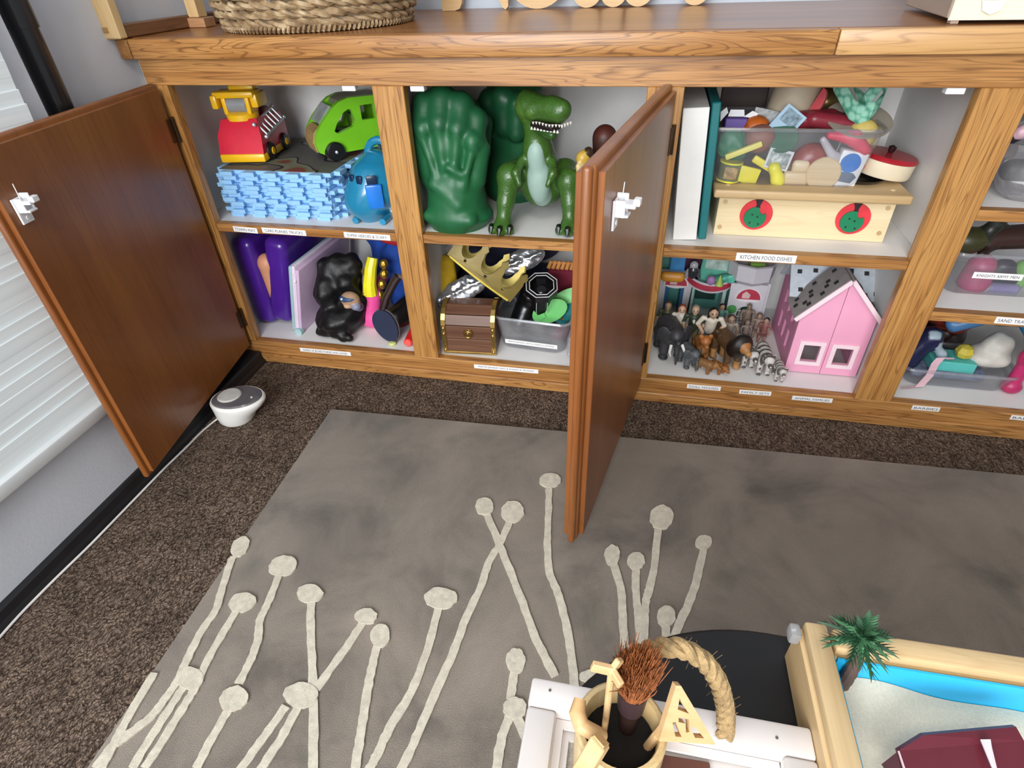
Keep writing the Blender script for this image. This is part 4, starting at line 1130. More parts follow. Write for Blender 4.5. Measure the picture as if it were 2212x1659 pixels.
tag(soft('dark_costume_piece', [('e', (0, 0, .03), (.06, .05, .028), None, '1a1320'), ('e', (.045, -.02, .022), (.03, .03, .02), None, '5d1c3a')], .005, colmat('dark_costume', .6), .01, origin=(bc.x + .01, bc.y, ZB + .006)), 'dark and maroon costume pieces at the bottom of the small bin', 'costume')
p = fy(1216, 598, .22)
t = thing('braided_trim', 'gold and crimson braided trim at the back of the lower middle shelf', 'trim', (p.x, .22, ZB + .0005))
MB().box((0, 0, .075), (.075, .03, .15), .012, 3).build('crimson_roll', pm('crimson_cloth', '7a1630', .8, bump=.2), t)
br = MB()
for k in range(7): br.tube([(-.035 + .011 * k, -.012, .150), (-.030 + .011 * k, -.004, .164), (-.020 + .011 * k, .006, .158)], .005, 7)
br.build('gold_braid', pm('gold_cord', 'c98a4a', .6, var=.3), t)
p = fy(1226, 742, .05)
tag(MB().box((0, 0, .03), (.024, .05, .055), .008, 3).build('clear_purse', CLR, loc=(p.x + .010, .07, ZB + .0015)), 'clear plastic pouch standing beside the middle cabinet doors', 'pouch')
# ================================================================== BAY 3, upper shelf
BINDW = pm('white_board_cover', 'e6e5e1', .55, var=.03); BINDT = pm('teal_board_cover', '0f6d70', .5, var=.06)
tag(MB().bounds(0, .044, 0, .27, 0, .238, .001, 1).build('white_box_game', BINDW, loc=(.992, .043, ZS + .0005), rot=(0, math.radians(-3.2), 0)), 'tall white box standing upright beside the middle cabinet doors', 'box')
tag(MB().bounds(0, .015, 0, .26, 0, .246, .002, 1).build('teal_board_book', BINDT, loc=(1.0400, .052, ZS + .0005), rot=(0, math.radians(-3.2), 0)), 'thin teal board book standing upright against the tall white box', 'book')
# toy stove
BIR = wood('pale_birch', 'x', 'bfa070', 'dcc79c', 'e8d7b1', across=14, seed=11, rough=.5, line=.15, pore=.15)
BIRT = wood('birch_top', 'x', '9c7c50', 'b99a6d', 'c9ac80', across=14, seed=14, rough=.5, line=.2, pore=.15)
t = thing('toy_stove', 'pale wooden toy stove with two red and green burner dials', 'toy stove', (1.070, .082, ZS + .0005))
sw = .308
MB().bounds(0, sw, 0, .014, 0, .080, .001, 1).build('front_board', BIR, t)
MB().bounds(0, .012, .0145, .20, 0, .080, .001, 1).build('side_board', BIR, t)
MB().bounds(sw - .012, sw, .0145, .20, 0, .080, .001, 1).build('side_board', BIR, t)
MB().bounds(-.014, sw + .014, -.026, .20, .0805, .0965, .004, 3).build('top_board', BIRT, t)
STOP = ZS + .0005 + .0972
DG = pm('dial_green', '187a52', .4, var=.08); DRD = pm('dial_red', 'd83a44', .4); DBK = pm('dial_black', '24191b', .5)
for x in (.072, .243):
    c = (x, -.002, .044)
    d = MB().disc(c, (0, 1, 0), .0295, .004, 32, .0008).build('dial_ring', DRD, t)
    pts = [(.0200 * math.cos(a), .0200 * math.sin(a)) for a in np.linspace(math.radians(75), math.radians(385), 30)]
    pts += [(.012, .006), (.006, .012)]
    MB(tr(c[0] - .002, -.0042, c[2] - .004) @ R90).plate(pts, t=.004).build('dial_knob', DG, d)
    MB(tr(c[0], -.0045, c[2] + .024) @ R90).plate([(-.007, .006), (.007, .006), (.003, -.004), (.004, -.009), (-.004, -.009), (-.003, -.004)], t=.002).build('dial_pointer', DBK, d)
    for dx, dz in ((-.006, .006), (.004, .002), (-.008, -.010), (.008, -.012)):
        MB().disc((c[0] - .002 + dx, -.0086, c[2] - .004 + dz), (0, 1, 0), .0017, .001, 8).build('dial_dot', DBK, d)
for x, z in ((.012, .066), (.010, .016), (sw - .012, .066), (sw - .012, .018)):
    MB().disc((x, -.0006, z), (0, 1, 0), .0042, .002, 14).build('dowel_plug', BIRT, t)
for x in (.012, sw - .012): MB().disc((x, .006, .0969), (0, 0, 1), .004, .0012, 12).build('dowel_plug', BIR, t)
# large clear bin on the stove
kb = V((1.176, .165, STOP))
bin_('kitchen_bin', 'large clear plastic bin full of toy food on the wooden stove', kb, .292, .172, .100, CLR2, tap=.90)
def px(u, v, y): return fy(u, v, y)
WOODL = wood('light_maple', 'x', 'b8986a', 'd8c19a', 'e6d3b0', across=20, seed=17, line=.15, pore=.2)
# front row in the bin (behind the front wall), then behind, then on top
tag(MB(roty(-24)).box((0, 0, 0), (.066, .010, .011), .003, 2).build('toy_chip_stick', pm('butter_yellow', 'eadf72', .5), loc=px(1606, 325, .104)), 'butter yellow play chip slanting across the left of the toy food bin', 'toy food')
tag(MB().disc((0, 0, 0), (0, 1, 0), .030, .010, 28, .002).build('wooden_slice', WOODL, loc=px(1778, 375, .106)), 'round wooden bread slice standing at the front of the toy food bin', 'toy food')
t = thing('wooden_mushroom', 'pale wooden toy mushroom shape beside the round bread slice', 'toy food', px(1717, 388, .110) - V((0, 0, .012)))
MB().box((0, 0, .014), (.046, .014, .028), .007, 3).build('base_block', WOODL, t)
MB().box((.004, 0, .036), (.030, .014, .024), .007, 3).build('top_block', WOODL, t)
YELC = pm('lemon_card', 'e8de34', .55, var=.1)
tag(MB(roty(12)).box((0, 0, 0), (.040, .006, .030), .002, 2).bounds(-.030, -.018, -.003, .003, -.012, .004, .001).build('yellow_card_box', YELC, loc=px(1615, 378, .106)), 'lemon yellow card piece at the bottom left of the toy food bin', 'toy food')
tag(MB(roty(28)).box((0, 0, 0), (.058, .008, .014), .003, 2).build('yellow_wedge', pm('sun_yellow_plastic', 'efe03a', .45), loc=px(1655, 358, .118)), 'sun yellow wedge slanting under the toy milk carton', 'toy food')
tag(soft('toy_lemon_slice', [('c', (-.004, 0, .012), (.010, 0, -.014), .011, .009, 'ffffff'), ('e', (.006, 0, -.008), (.012, .008, .014), None, 'ffffff')], .002, pm('lemon_yellow', 'efe84a', .4), .006, origin=px(1674, 378, .104)), 'yellow toy lemon wedge beside the wooden mushroom', 'toy food')
t = thing('toy_milk_carton', 'white toy carton with a blue oval print at the right of the bin', 'toy carton', px(1828, 365, .118))
MB(roty(9)).box((0, 0, 0), (.046, .026, .068), .003, 2).build('carton', pm('white_card', 'e9ebee', .5), t)
MB(roty(9)).disc((-.002, -.0135, .014), (0, 1, 0), .017, .001, 24).build('printed_oval', pm('print_blue', '2f78c8', .5), t)
MB(roty(9)).plate([(-.018, -.020), (.012, -.020), (.018, -.008), (.010, -.002), (-.012, -.003), (-.019, -.010)], t=.0008, T=tr(0, -.0133, 0) @ R90).build('printed_patch', pm('print_slate', '5c6f86', .5), t)
t = thing('toy_money_note', 'grey and white play money note folded in the middle of the bin', 'play money', px(1682, 345, .112))
MB(roty(10)).box((0, 0, 0), (.044, .002, .036), .0006, 1).build('note', pm('note_paper', 'd8dbdc', .6), t)
MB(roty(10)).bounds(-.018, .018, -.0016, -.0008, -.014, .014).build('printed_panel', pm('note_grey', '9aa4a6', .6, var=.5, scale=160), t)
MB(roty(10)).disc((-.004, -.002, .0), (0, 1, 0), .009, .0008, 14).build('printed_portrait', pm('note_pale', 'c8cfcf', .6, var=.4, scale=200), t)
tag(soft('toy_lettuce', [('e', (0, 0, 0), (.026, .02, .028), None, '2f7f5c'), ('e', (.012, -.006, -.012), (.018, .014, .018), None, '256c50')], .003, colmat('lettuce_vinyl', .5), .008, origin=px(1580, 310, .125), disp=lambda P: .003 * noise3(P, 220, 8)), 'crinkled green toy lettuce at the left of the toy food bin', 'toy food')
t = thing('toy_jar', 'small yellow ringed toy jar with a brown label at the left of the bin', 'toy jar', px(1576, 368, .110))
MB(roty(4)).cyl((0, 0, -.018), (0, 0, .018), .020, n=24).build('glass', pm('olive_jar', '5f6a4a', .3), t)
for z in (-.0165, .0165): MB(roty(4)).disc((0, 0, z), (0, 0, 1), .0212, .003, 24).build('ring', YELC, t)
MB(roty(4)).bounds(-.012, .012, -.0212, -.019, -.011, .011, .001).build('label', pm('jar_label', 'a58a5c', .6, var=.5, scale=120), t)
tag(soft('toy_meat', [('e', (0, 0, 0), (.030, .022, .026), None, '96423c'), ('e', (-.014, 0, -.010), (.022, .018, .016), None, '8a3a35')], .003, colmat('red_meat_vinyl', .32), .01, origin=px(1752, 340, .128)), 'brownish red toy meat lump in the middle of the bin', 'toy food')
tag(MB(roty(-26)).box((0, 0, 0), (.018, .010, .055), .004, 2).build('toy_chocolate_bar', pm('milk_brown', '6f5044', .5), loc=px(1697, 345, .122)), 'brown toy bar leaning beside the meat lump', 'toy food')
tag(soft('pink_cloth_slice', [('c', (-.030, 0, .008), (.010, 0, .004), .007, .012, 'ffffff'), ('c', (.010, 0, .004), (.034, 0, -.016), .013, .010, 'ffffff')], .0028, pm('coral_pink', 'd84a62', .5), .008, origin=px(1830, 303, .112)), 'coral pink toy ham slice near the right rim of the bin', 'toy food')
tag(soft('silver_spoon_toy', [('c', (-.014, 0, .018), (.008, 0, -.008), .006, .008, 'ffffff'), ('e', (.014, 0, -.016), (.012, .006, .014), None, 'ffffff')], .0024, pm('clear_grey_plastic', 'b9b6bb', .25, coat=.3), .006, origin=px(1790, 325, .110)), 'pale grey toy scoop leaning left of the blue oval carton', 'toy utensil')
tag(MB().ell((0, 0, 0), (.026, .02, .026), 18).build('toy_cheese', pm('straw_yellow', 'd7c06a', .5), loc=px(1862, 290, .135)), 'straw yellow toy cheese under the grey plate', 'toy food')
tag(MB(roty(-6)).lathe([(0, -.003), (.026, -.003), (.028, .001), (.026, .003), (0, .003)], 24, T=rotx(55)).build('green_toy_plate', pm('bottle_green', '3e6a56', .4), loc=px(1690, 298, .125)), 'bottle green toy saucer tucked under the blue note', 'toy plate')
tag(MB().ell((0, 0, 0), (.028, .022, .026), 18).build('toy_potato', pm('potato_skin', '8a5c4e', .6, var=.2), loc=px(1640, 300, .130)), 'brown toy potato under the orange in the bin', 'toy food')
tag(soft('toy_orange', [('e', (0, 0, 0), (.022, .022, .017), None, 'c9641f'), ('e', (-.012, -.004, -.004), (.013, .014, .012), None, 'a84f22')], .0028, colmat('orange_peel', .5), .008, origin=px(1634, 270, .150)), 'orange toy fruit on top of the bin between two small boxes', 'toy food')
t = thing('purple_toy_box', 'small open purple toy box with white flaps at the left of the bin', 'toy box', px(1585, 285, .150))
MB(rotx(-8)).box((0, 0, 0), (.040, .026, .050), .002, 1).build('carton', pm('violet_card', '54368a', .5), t)
MB(rotx(-8)).bounds(-.018, .018, -.0138, -.0128, -.004, .002).build('printed_band', pm('lilac_print', '9a86c4', .5), t)
for s in (-1, 0, 1):
    MB(tr(s * .022, 0 if s else .006, .026) @ roty(s * 30)).plate([(-.015, 0), (.015, 0), (.012, .012), (-.012, .012)] if not s else [(-.009, -.004), (.009, .004), (.010, .014), (-.002, .012)], t=.0012, T=R90).build('flap', WPL, t)
t = thing('blue_toy_note', 'pale blue play money note sticking out of the bin', 'play money', px(1697, 268, .135))
MB(roty(34)).box((0, 0, 0), (.044, .0016, .056), .0005, 1).build('note', pm('pale_blue_paper', 'a9c6da', .6, var=.1), t)
MB(roty(34)).bounds(-.016, .016, -.0016, -.0008, .0, .024).build('printed_panel', pm('note_print', '7d93a0', .6, var=.5, scale=140), t)
tag(MB(roty(10)).box((0, 0, 0), (.056, .002, .024), .0006, 1).build('grey_toy_note', pm('note_grey_2', 'a7aaa9', .6, var=.4, scale=150), loc=px(1660, 252, .165)), 'grey play money note lying behind the blue one', 'play money')
tag(soft('red_toy_sausages', [('c', (-.03, 0, 0), (.03, .01, .004), .017, .016, '7c2430'), ('c', (.0, -.01, .006), (.07, -.006, -.004), .014, .015, '8a2b38'), ('c', (.04, .01, .0), (.08, .01, .0), .014, .012, '6d1c2a')], .003, colmat('sausage_vinyl', .35), .006, origin=px(1755, 262, .155)), 'dark red toy sausages heaped under the grey plate', 'toy food')
# on top
t = thing('toy_cooking_pot', 'white wooden toy pot with a red half round handle on top of the bin', 'toy pot', px(1690, 268, .205))
MB(roty(10)).lathe([(.0, 0), (.036, 0), (.038, .002), (.042, .090), (.039, .090), (.035, .006), (0, .006)], 32).build('pot_body', pm('cream_painted_wood', 'b9a992', .5, var=.05), t)
MB(tr(.046, -.022, .040) @ roty(22) @ rotz(-28)).plate([(.018 * math.cos(a) * .75, .028 * math.sin(a)) for a in np.linspace(-math.pi / 2, math.pi / 2, 14)] + [(-.003, .028), (-.003, -.028)], t=.012, T=R90).build('handle', pm('red_painted_wood', 'b3202a', .4), t)
tag(soft('brass_toy_bell', [('e', (0, 0, 0), (.026, .024, .022), None, 'ffffff'), ('c', (0, 0, .0), (-.012, .004, .026), .014, .010, 'ffffff')], .003, pm('dull_brass', '77643c', .3, .6), .008, origin=px(1783, 218, .235)), 'dull brass round toy bell beside the white pot', 'toy bell')
t = thing('grey_toy_plate', 'pale grey toy plate resting on the right of the food bin', 'toy plate', px(1853, 262, .150))
MB(rotx(20) @ roty(3)).lathe([(.0, -.004), (.034, -.004), (.056, .002), (.057, .005), (.053, .0055), (.030, .001), (0, .001)], 36).build('plate', pm('stone_grey', 'a8a091', .5, var=.04), t)
def leafpat():
    m, nt, b = nmat('mint_leaf_print')
    tc = N(nt, 'ShaderNodeTexCoord'); vo = N(nt, 'ShaderNodeTexVoronoi', Scale=85.0); nt.links.new(tc.outputs['Object'], vo.inputs['Vector'])
    r = ramp(nt, [(0.35, lin('9fd9c0')), (0.75, lin('4f9a80'))]); nt.links.new(vo.outputs['Distance'], r.inputs['Fac']); nt.links.new(r.outputs['Color'], b.inputs['Base Color']); b.inputs['Roughness'].default_value = .8
    return m
LEAF = leafpat()
t = thing('mint_oven_mitt', 'mint green leaf print cloth band looped over the grey plate', 'cloth', px(1840, 262, .150) + V((0, -.012, .009)))
loop = [V((-.046, 0, .056)), V((-.026, -.004, .032)), V((-.010, -.006, .012)), V((.006, -.006, .004)), V((.024, -.004, .010)), V((.036, .002, .028)), V((.040, .008, .046)), V((.034, .014, .060))]
def band(pts, w, th, d):
    mb = MB(); n_ = len(pts)
    def f(u, v):
        x = u * (n_ - 1); i = min(int(x), n_ - 2); q = pts[i].lerp(pts[i + 1], x - i)
        return q + d * ((v - .5) * w)
    mb.sheet(f, (n_ - 1) * 5, 2, t=(.0, th, th)); return mb
band(loop, .030, .003, V((.25, .55, .80))).build('outer_loop', LEAF, t)
band([V((.034, .014, .060)), V((.022, .012, .040)), V((.012, .010, .024)), V((-.004, .012, .034)), V((-.020, .014, .058))], .024, .003, V((-.2, .6, .7))).build('inner_fold', LEAF, t)
# pot with red lid on a black pan, right of the bin
t = thing('black_toy_pan', 'round black toy pan under the red lidded pot', 'toy pan', (1.322, .150, STOP + .0004))
MB().lathe([(0, 0), (.040, 0), (.046, .006), (.044, .006), (.038, .002), (0, .002)], 32).build('pan', pm('black_enamel', '14110f', .25, coat=.3), t)
t = thing('red_lidded_pot', 'cream toy pot with a red lid and red handle right of the bin', 'toy pot', (1.362, .165, STOP + .0075), (0, math.radians(9), 0))
MB().lathe([(0, 0), (.048, 0), (.050, .004), (.050, .028), (0, .028)], 36).build('pot_body', pm('cream_wood', 'ddd0b4', .5, var=.04), t)
MB().lathe([(.0, .0285), (.051, .0285), (.052, .032), (.048, .036), (0, .037)], 36).build('lid', pm('red_lid_paint', 'a51f2c', .35), t)
MB().lathe([(.004, .037), (.006, .042), (.007, .048), (0, .051)], 14).build('lid_knob', pm('dark_knob', '2a1616', .3), t)
MB().tube([(-.045, -.022, .012), (-.058, -.040, .008), (-.062, -.050, .006)], [.008, .009, .010], 12).build('handle', pm('red_knob_paint', 'd8303c', .35, coat=.3), t)
t = thing('dark_toy_crate', 'dark brown box standing at the back behind the white toy pot', 'box', (1.105, .29, ZS + .0005))
MB().bounds(-.045, .045, -.02, .05, 0, .27, .002, 1).build('carton', pm('deep_brown_card', '33211c', .6), t)
MB().bounds(-.056, -.0455, -.025, .05, 0, .27, .001, 1).build('pale_edge', pm('pale_card_edge', 'b3aea0', .6), t)
tag(soft('dark_mesh_bag', [('e', (0, 0, .14), (.034, .03, .05), None, '4c4642'), ('c', (0, 0, .02), (0, 0, .12), .028, .026, '3a3633')], .004, colmat('dark_mesh', .6), .01, origin=(1.066, .255, ZS + .001)), 'dark grey bag slumped behind the purple toy box', 'bag')

# ================================================================== BAY 3, lower shelf
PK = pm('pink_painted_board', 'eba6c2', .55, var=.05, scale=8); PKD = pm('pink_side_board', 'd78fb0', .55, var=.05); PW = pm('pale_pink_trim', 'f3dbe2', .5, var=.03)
SHG = pm('grey_roof_board', '938c8a', .7, var=.12, scale=50); SHL = pm('pale_shingle_board', 'c3cad2', .7, var=.08, scale=90); BLKS = pm('black_shingle', '26262b', .7)
t = thing('dollhouse', 'pink wooden dollhouse with grey roofs and small black shingles', 'dollhouse', (1.275, .081, ZB + .0005))
W_, E_, A_ = .146, .145, .228
def gable_front(w, e, a, holes): return [(0, 0), (w, 0), (w, e), (w / 2 + .004, a), (0, e)], holes
hl = [[(.024, .030), (.058, .030), (.058, .072), (.024, .072)], [(.089, .028), (.123, .028), (.123, .070), (.089, .070)]]
# two front leaves with a seam between
MB(tr(0, .007, 0) @ R90).plate([(0, 0), (W_ / 2 - .0006, 0), (W_ / 2 - .0006, A_), (0, E_)], [hl[0]], t=.007).build('front_leaf', PK, t)
MB(tr(0, .007, 0) @ R90).plate([(W_ / 2 + .0006, 0), (W_, 0), (W_, E_), (W_ / 2 + .0006, A_)], [hl[1]], t=.007).build('front_leaf', PK, t)
for h_ in hl:
    (x0, z0), (x1, _), (_, z1), _ = h_
    o_ = [(x0 - .009, z0 - .009), (x1 + .009, z0 - .009), (x1 + .009, z1 + .009), (x0 - .009, z1 + .009)]
    MB(tr(0, -.0003, 0) @ R90).plate(o_, [h_], t=.0025).build('window_trim', PW, t)
sidew = [[(.035 + .045 * k, .030), (.058 + .045 * k, .030), (.058 + .045 * k, .075), (.035 + .045 * k, .075)] for k in range(3)] + [[(.035 + .045 * k, .095), (.058 + .045 * k, .095), (.058 + .045 * k, .13), (.035 + .045 * k, .13)] for k in range(3)]
Myz = Matrix(((0, 0, 1, 0), (1, 0, 0, 0), (0, 1, 0, 0), (0, 0, 0, 1)))
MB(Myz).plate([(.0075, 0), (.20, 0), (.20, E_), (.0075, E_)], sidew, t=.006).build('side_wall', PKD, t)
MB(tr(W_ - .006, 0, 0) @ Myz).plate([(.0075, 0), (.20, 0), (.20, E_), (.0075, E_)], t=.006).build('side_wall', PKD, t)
MB().bounds(.006, W_ - .006, .190, .20, 0, E_).build('back_wall', pm('shaded_pink', '9a6c82', .6), t)  # pink darkened to paint in the shade inside the house
MB().bounds(.0062, W_ - .0062, .0076, .189, .137, .143).build('light_stop_board', PKD, t)  # added board under the roof, keeps light out of the rooms
sl_ = math.atan2(A_ - E_, W_ / 2); rl = math.hypot(A_ - E_, W_ / 2) + .016
roofpos = [(.2, .25), (.45, .18), (.75, .3), (.3, .55), (.6, .62), (.85, .7), (.15, .85), (.5, .9), (.7, .12), (.9, .45), (.35, .38), (.62, .42)]
for s in (-1, 1):
    M_ = tr(W_ / 2, 0, A_ + .001) @ roty(math.degrees(sl_) * s)
    ro = MB(M_).bounds(*sorted((0, s * rl)), -.008, .082, 0, .005, .0008, 1).build('roof_slab', SHG, t)
    MB(M_).bounds(*sorted((0, s * rl)), -.013, -.0075, -.003, .006, .0008, 1).build('barge_board', PW, t)
    for (u_, v_) in roofpos:
        MB(M_).box((s * rl * u_, (.076 * v_) - .003, .0056), (.009, .009, .0014)).build('shingle', BLKS, ro)
# rear wing with its roof to the front
RM = tr(-.012, .064, .150) @ rotx(44)
MB().bounds(-.008, .160, .083, .090, .146, .170).build('rear_wall', PK, t)
rr_ = MB(RM).bounds(-.004, .178, 0, .084, 0, .005, .0008, 1).build('rear_roof', SHL, t)
for (u_, v_) in [(.1, .7), (.28, .75), (.12, .2), (.22, .12), (.3, .25), (.68, .8), (.85, .75), (.78, .25), (.84, .15), (.96, .2), (.5, .6)]:
    MB(RM).box((-.004 + .178 * u_, .082 * v_, .0056), (.009, .009, .0014)).build('shingle', BLKS, rr_)
MB(tr(-.012, .125, .209) @ rotx(-44)).bounds(-.004, .178, 0, .084, -.005, 0, .0008, 1).build('rear_roof', SHL, t)
# white castle shop
WH = pm('white_castle_plastic', 'c9c6cc', .5, var=.05); RDS = pm('red_sign_print', 'b3364a', .5, var=.15, scale=60); TLB = pm('teal_backdrop', '5f9e94', .5, var=.2, scale=20); YLW = pm('yellow_edge_plastic', 'c8a63a', .5)
t = thing('toy_shop_house', 'white toy shop front with red round signs behind the little people', 'toy house', (0.985, .288, ZB + .0005))
MB().bounds(0, .262, .055, .062, 0, .175, .002).build('back_wall', TLB, t)
MB(tr(0, .012, 0) @ R90).plate([(.004, .0), (.020, .0), (.020, .085), (.066, .085), (.066, 0), (.080, 0), (.085, .125), (.005, .125)], t=.012).build('left_front', WH, t)
MB().bounds(-.006, .003, -.05, .062, 0, .165, .003).build('yellow_side', YLW, t)
MB().bounds(.020, .030, .004, .050, 0, .084).build('blue_door', pm('blue_card', '2c5f86', .5), t)
MB().bounds(.058, .066, .004, .050, 0, .090).build('blue_pillar', pm('blue_card', '2c5f86', .5), t)
def sign(cx, cz, r, y):
    o = MB(tr(cx, y, cz) @ R90).plate([(r * math.cos(a), r * math.sin(a) * .95) for a in np.linspace(0, math.pi, 18)] + [(-r * .6, -r * .22), (0, -r * .3), (r * .6, -r * .22)], t=.004).build('sign_board', pm('white_sign', 'ded6da', .5), t)
    MB(tr(cx, y - .0042, cz) @ R90).plate([(r * .88 * math.cos(a), r * .86 * math.sin(a)) for a in np.linspace(0, math.pi, 18)], t=.0012).build('sign_print', RDS, o)
    MB(tr(cx - r * .2, y - .0056, cz) @ R90).plate([(-.30 * r, .1 * r), (.25 * r, .1 * r), (.30 * r, .42 * r), (-.05 * r, .70 * r), (-.30 * r, .45 * r)], t=.0008).build('sign_emblem', pm('pale_emblem', 'd9b7b4', .5), o)
sign(.044, .092, .030, -.003)
sign(.215, .080, .031, -.028)
# curved balcony band in the middle
def bal(r, z0, z1, nm, m, x0=.125, w=.055):
    MB().sheet(lambda u, v: V((x0 + w * math.sin((u - .5) * 1.9) / math.sin(.95), -.030 + .045 * (1 - math.cos((u - .5) * 1.9)) * 1.4 - r, z0 + (z1 - z0) * v + .012 * (2 * u - 1) ** 2)), 18, 1, t=(0, .004, 0)).build(nm, m, t)
bal(0, .088, .112, 'balcony_band', WH); bal(.0012, .093, .107, 'balcony_print', RDS)
MB().bounds(.086, .170, .0, .05, .082, .088, .001).build('balcony_floor', WH, t)
MB().bounds(.100, .150, .048, .054, .03, .085, .001).build('shop_window', pm('dark_teal_pane', '27453f', .3), t)
MB().bounds(.086, .092, .002, .054, 0, .085).bounds(.160, .168, .002, .054, 0, .085).build('shop_pillar', pm('pale_teal_card', 'a9c6bf', .5), t)
tw = MB(tr(0, -.024, 0) @ R90)
arch = [(.196, .0), (.196, .040)] + [(.215 + .019 * math.cos(a), .040 + .019 * math.sin(a)) for a in np.linspace(math.pi, 0, 9)] + [(.234, .0)]
tw.plate([(.172, 0)] + arch[0:1] + arch[1:] + [(.252, 0), (.254, .118), (.170, .118)], t=.006); tw.build('tower_front', WH, t)
MB().bounds(.246, .262, -.022, .052, .0, .118, .002).build('tower_side', WH, t)
MB(tr(.214, .0, .118)).lathe([(.040, 0), (.052, .012), (.054, .050), (.060, .056), (.056, .056), (.049, .050), (.047, .014)], 8, close=True).build('tower_top', WH, t)
gr = MB()
for k in range(3): gr.tube([(.203 + .012 * k, -.026, .0), (.203 + .012 * k, -.026, .050)], .0012, 5)
for k in range(3): gr.tube([(.197, -.026, .012 + .016 * k), (.233, -.026, .012 + .016 * k)], .0012, 5)
gr.build('door_grille', pm('white_grille', 'd5d0d2', .5), t)
MB(tr(.183, -.033, .050)).disc((0, 0, 0), (0, 1, 0), .011, .003, 20).build('green_sign', pm('green_print', '4c9a52', .5), t)
tag(MB().box((0, 0, .0), (.034, .018, .026), .003).build('lime_block', pm('lime_block_paint', '93c24e', .5), loc=px(1635, 578, .285)), 'small lime green block inside the white tower top', 'block')
tag(MB().box((0, 0, 0), (.036, .012, .085), .002, 1).build('blue_toy_carton', pm('sky_blue_card', '3f86bf', .5, var=.2, scale=40), loc=px(1463, 575, .300)), 'sky blue toy carton behind the left shop sign', 'toy box')
tag(soft('yellow_toy_boat', [('c', (-.018, 0, 0), (.018, 0, 0), .010, .010, 'ffffff'), ('c', (-.02, 0, .008), (.02, 0, .008), .007, .007, 'ffffff')], .003, pm('amber_plastic', 'd7932e', .4), .006, origin=px(1453, 600, .262)), 'amber yellow toy boat on the ledge above the left shop sign', 'toy boat')
t = thing('teal_picture_board', 'teal toy board with a pale picture behind the shop balcony', 'toy board', px(1548, 585, .300))
MB(roty(4)).box((0, 0, 0), (.078, .006, .100), .002, 1).build('board', pm('teal_card', '5fb09a', .5, var=.15, scale=30), t)
MB(roty(4)).bounds(-.030, .022, -.0045, -.003, .005, .046).build('picture', pm('pale_picture', 'a9bdb4', .5, var=.35, scale=60), t)
tag(soft('green_toy_hand', [('c', (-.02, 0, -.01), (.005, 0, .0), .010, .009, '4aa58f'), ('c', (.005, 0, .0), (.026, -.004, .010), .006, .004, '5bb8a0'), ('c', (.005, 0, .0), (.028, -.004, .0), .006, .004, '5bb8a0'), ('c', (.005, 0, -.004), (.026, -.004, -.010), .006, .004, '5bb8a0')], .0025, colmat('green_rubber', .4), .004, origin=px(1562, 600, .272)), 'turquoise rubber toy hand on the shop balcony', 'toy')
tag(MB().ell((0, 0, 0), (.011, .008, .012), 14).build('mauve_toy_disc', pm('mauve_plastic', '9f78a8', .5), loc=px(1536, 606, .258)), 'mauve round toy piece on the shop balcony', 'toy')
tag(MB().lathe([(.010, 0), (.006, .012), (.001, .026)], 10).build('lime_toy_cone', pm('lime_cone_paint', 'a4bf5a', .5), loc=px(1553, 616, .252)), 'lime green toy cone on the shop balcony', 'toy')
tag(soft('silver_robot_figure', [('e', (0, 0, .040), (.010, .009, .010), None, 'b5b6ba'), ('c', (0, 0, .026), (0, 0, .014), .012, .010, '3a3a40'), ('c', (-.012, 0, .026), (-.016, 0, .008), .004, .004, 'a5a6aa'), ('c', (.012, 0, .026), (.016, 0, .008), .004, .004, '55565a')], .0022, colmat('silver_figure', .25, coat=.4), .004, origin=px(1494, 605, .275)), 'small silver and black robot figure beside the blue carton', 'toy figure')
tag(MB().box((0, 0, 0), (.07, .02, .09), .002).build('plum_box', pm('plum_card', '4a1c3c', .5), loc=px(1508, 565, .335)), 'dark plum box at the back between the blue carton and teal board', 'box')

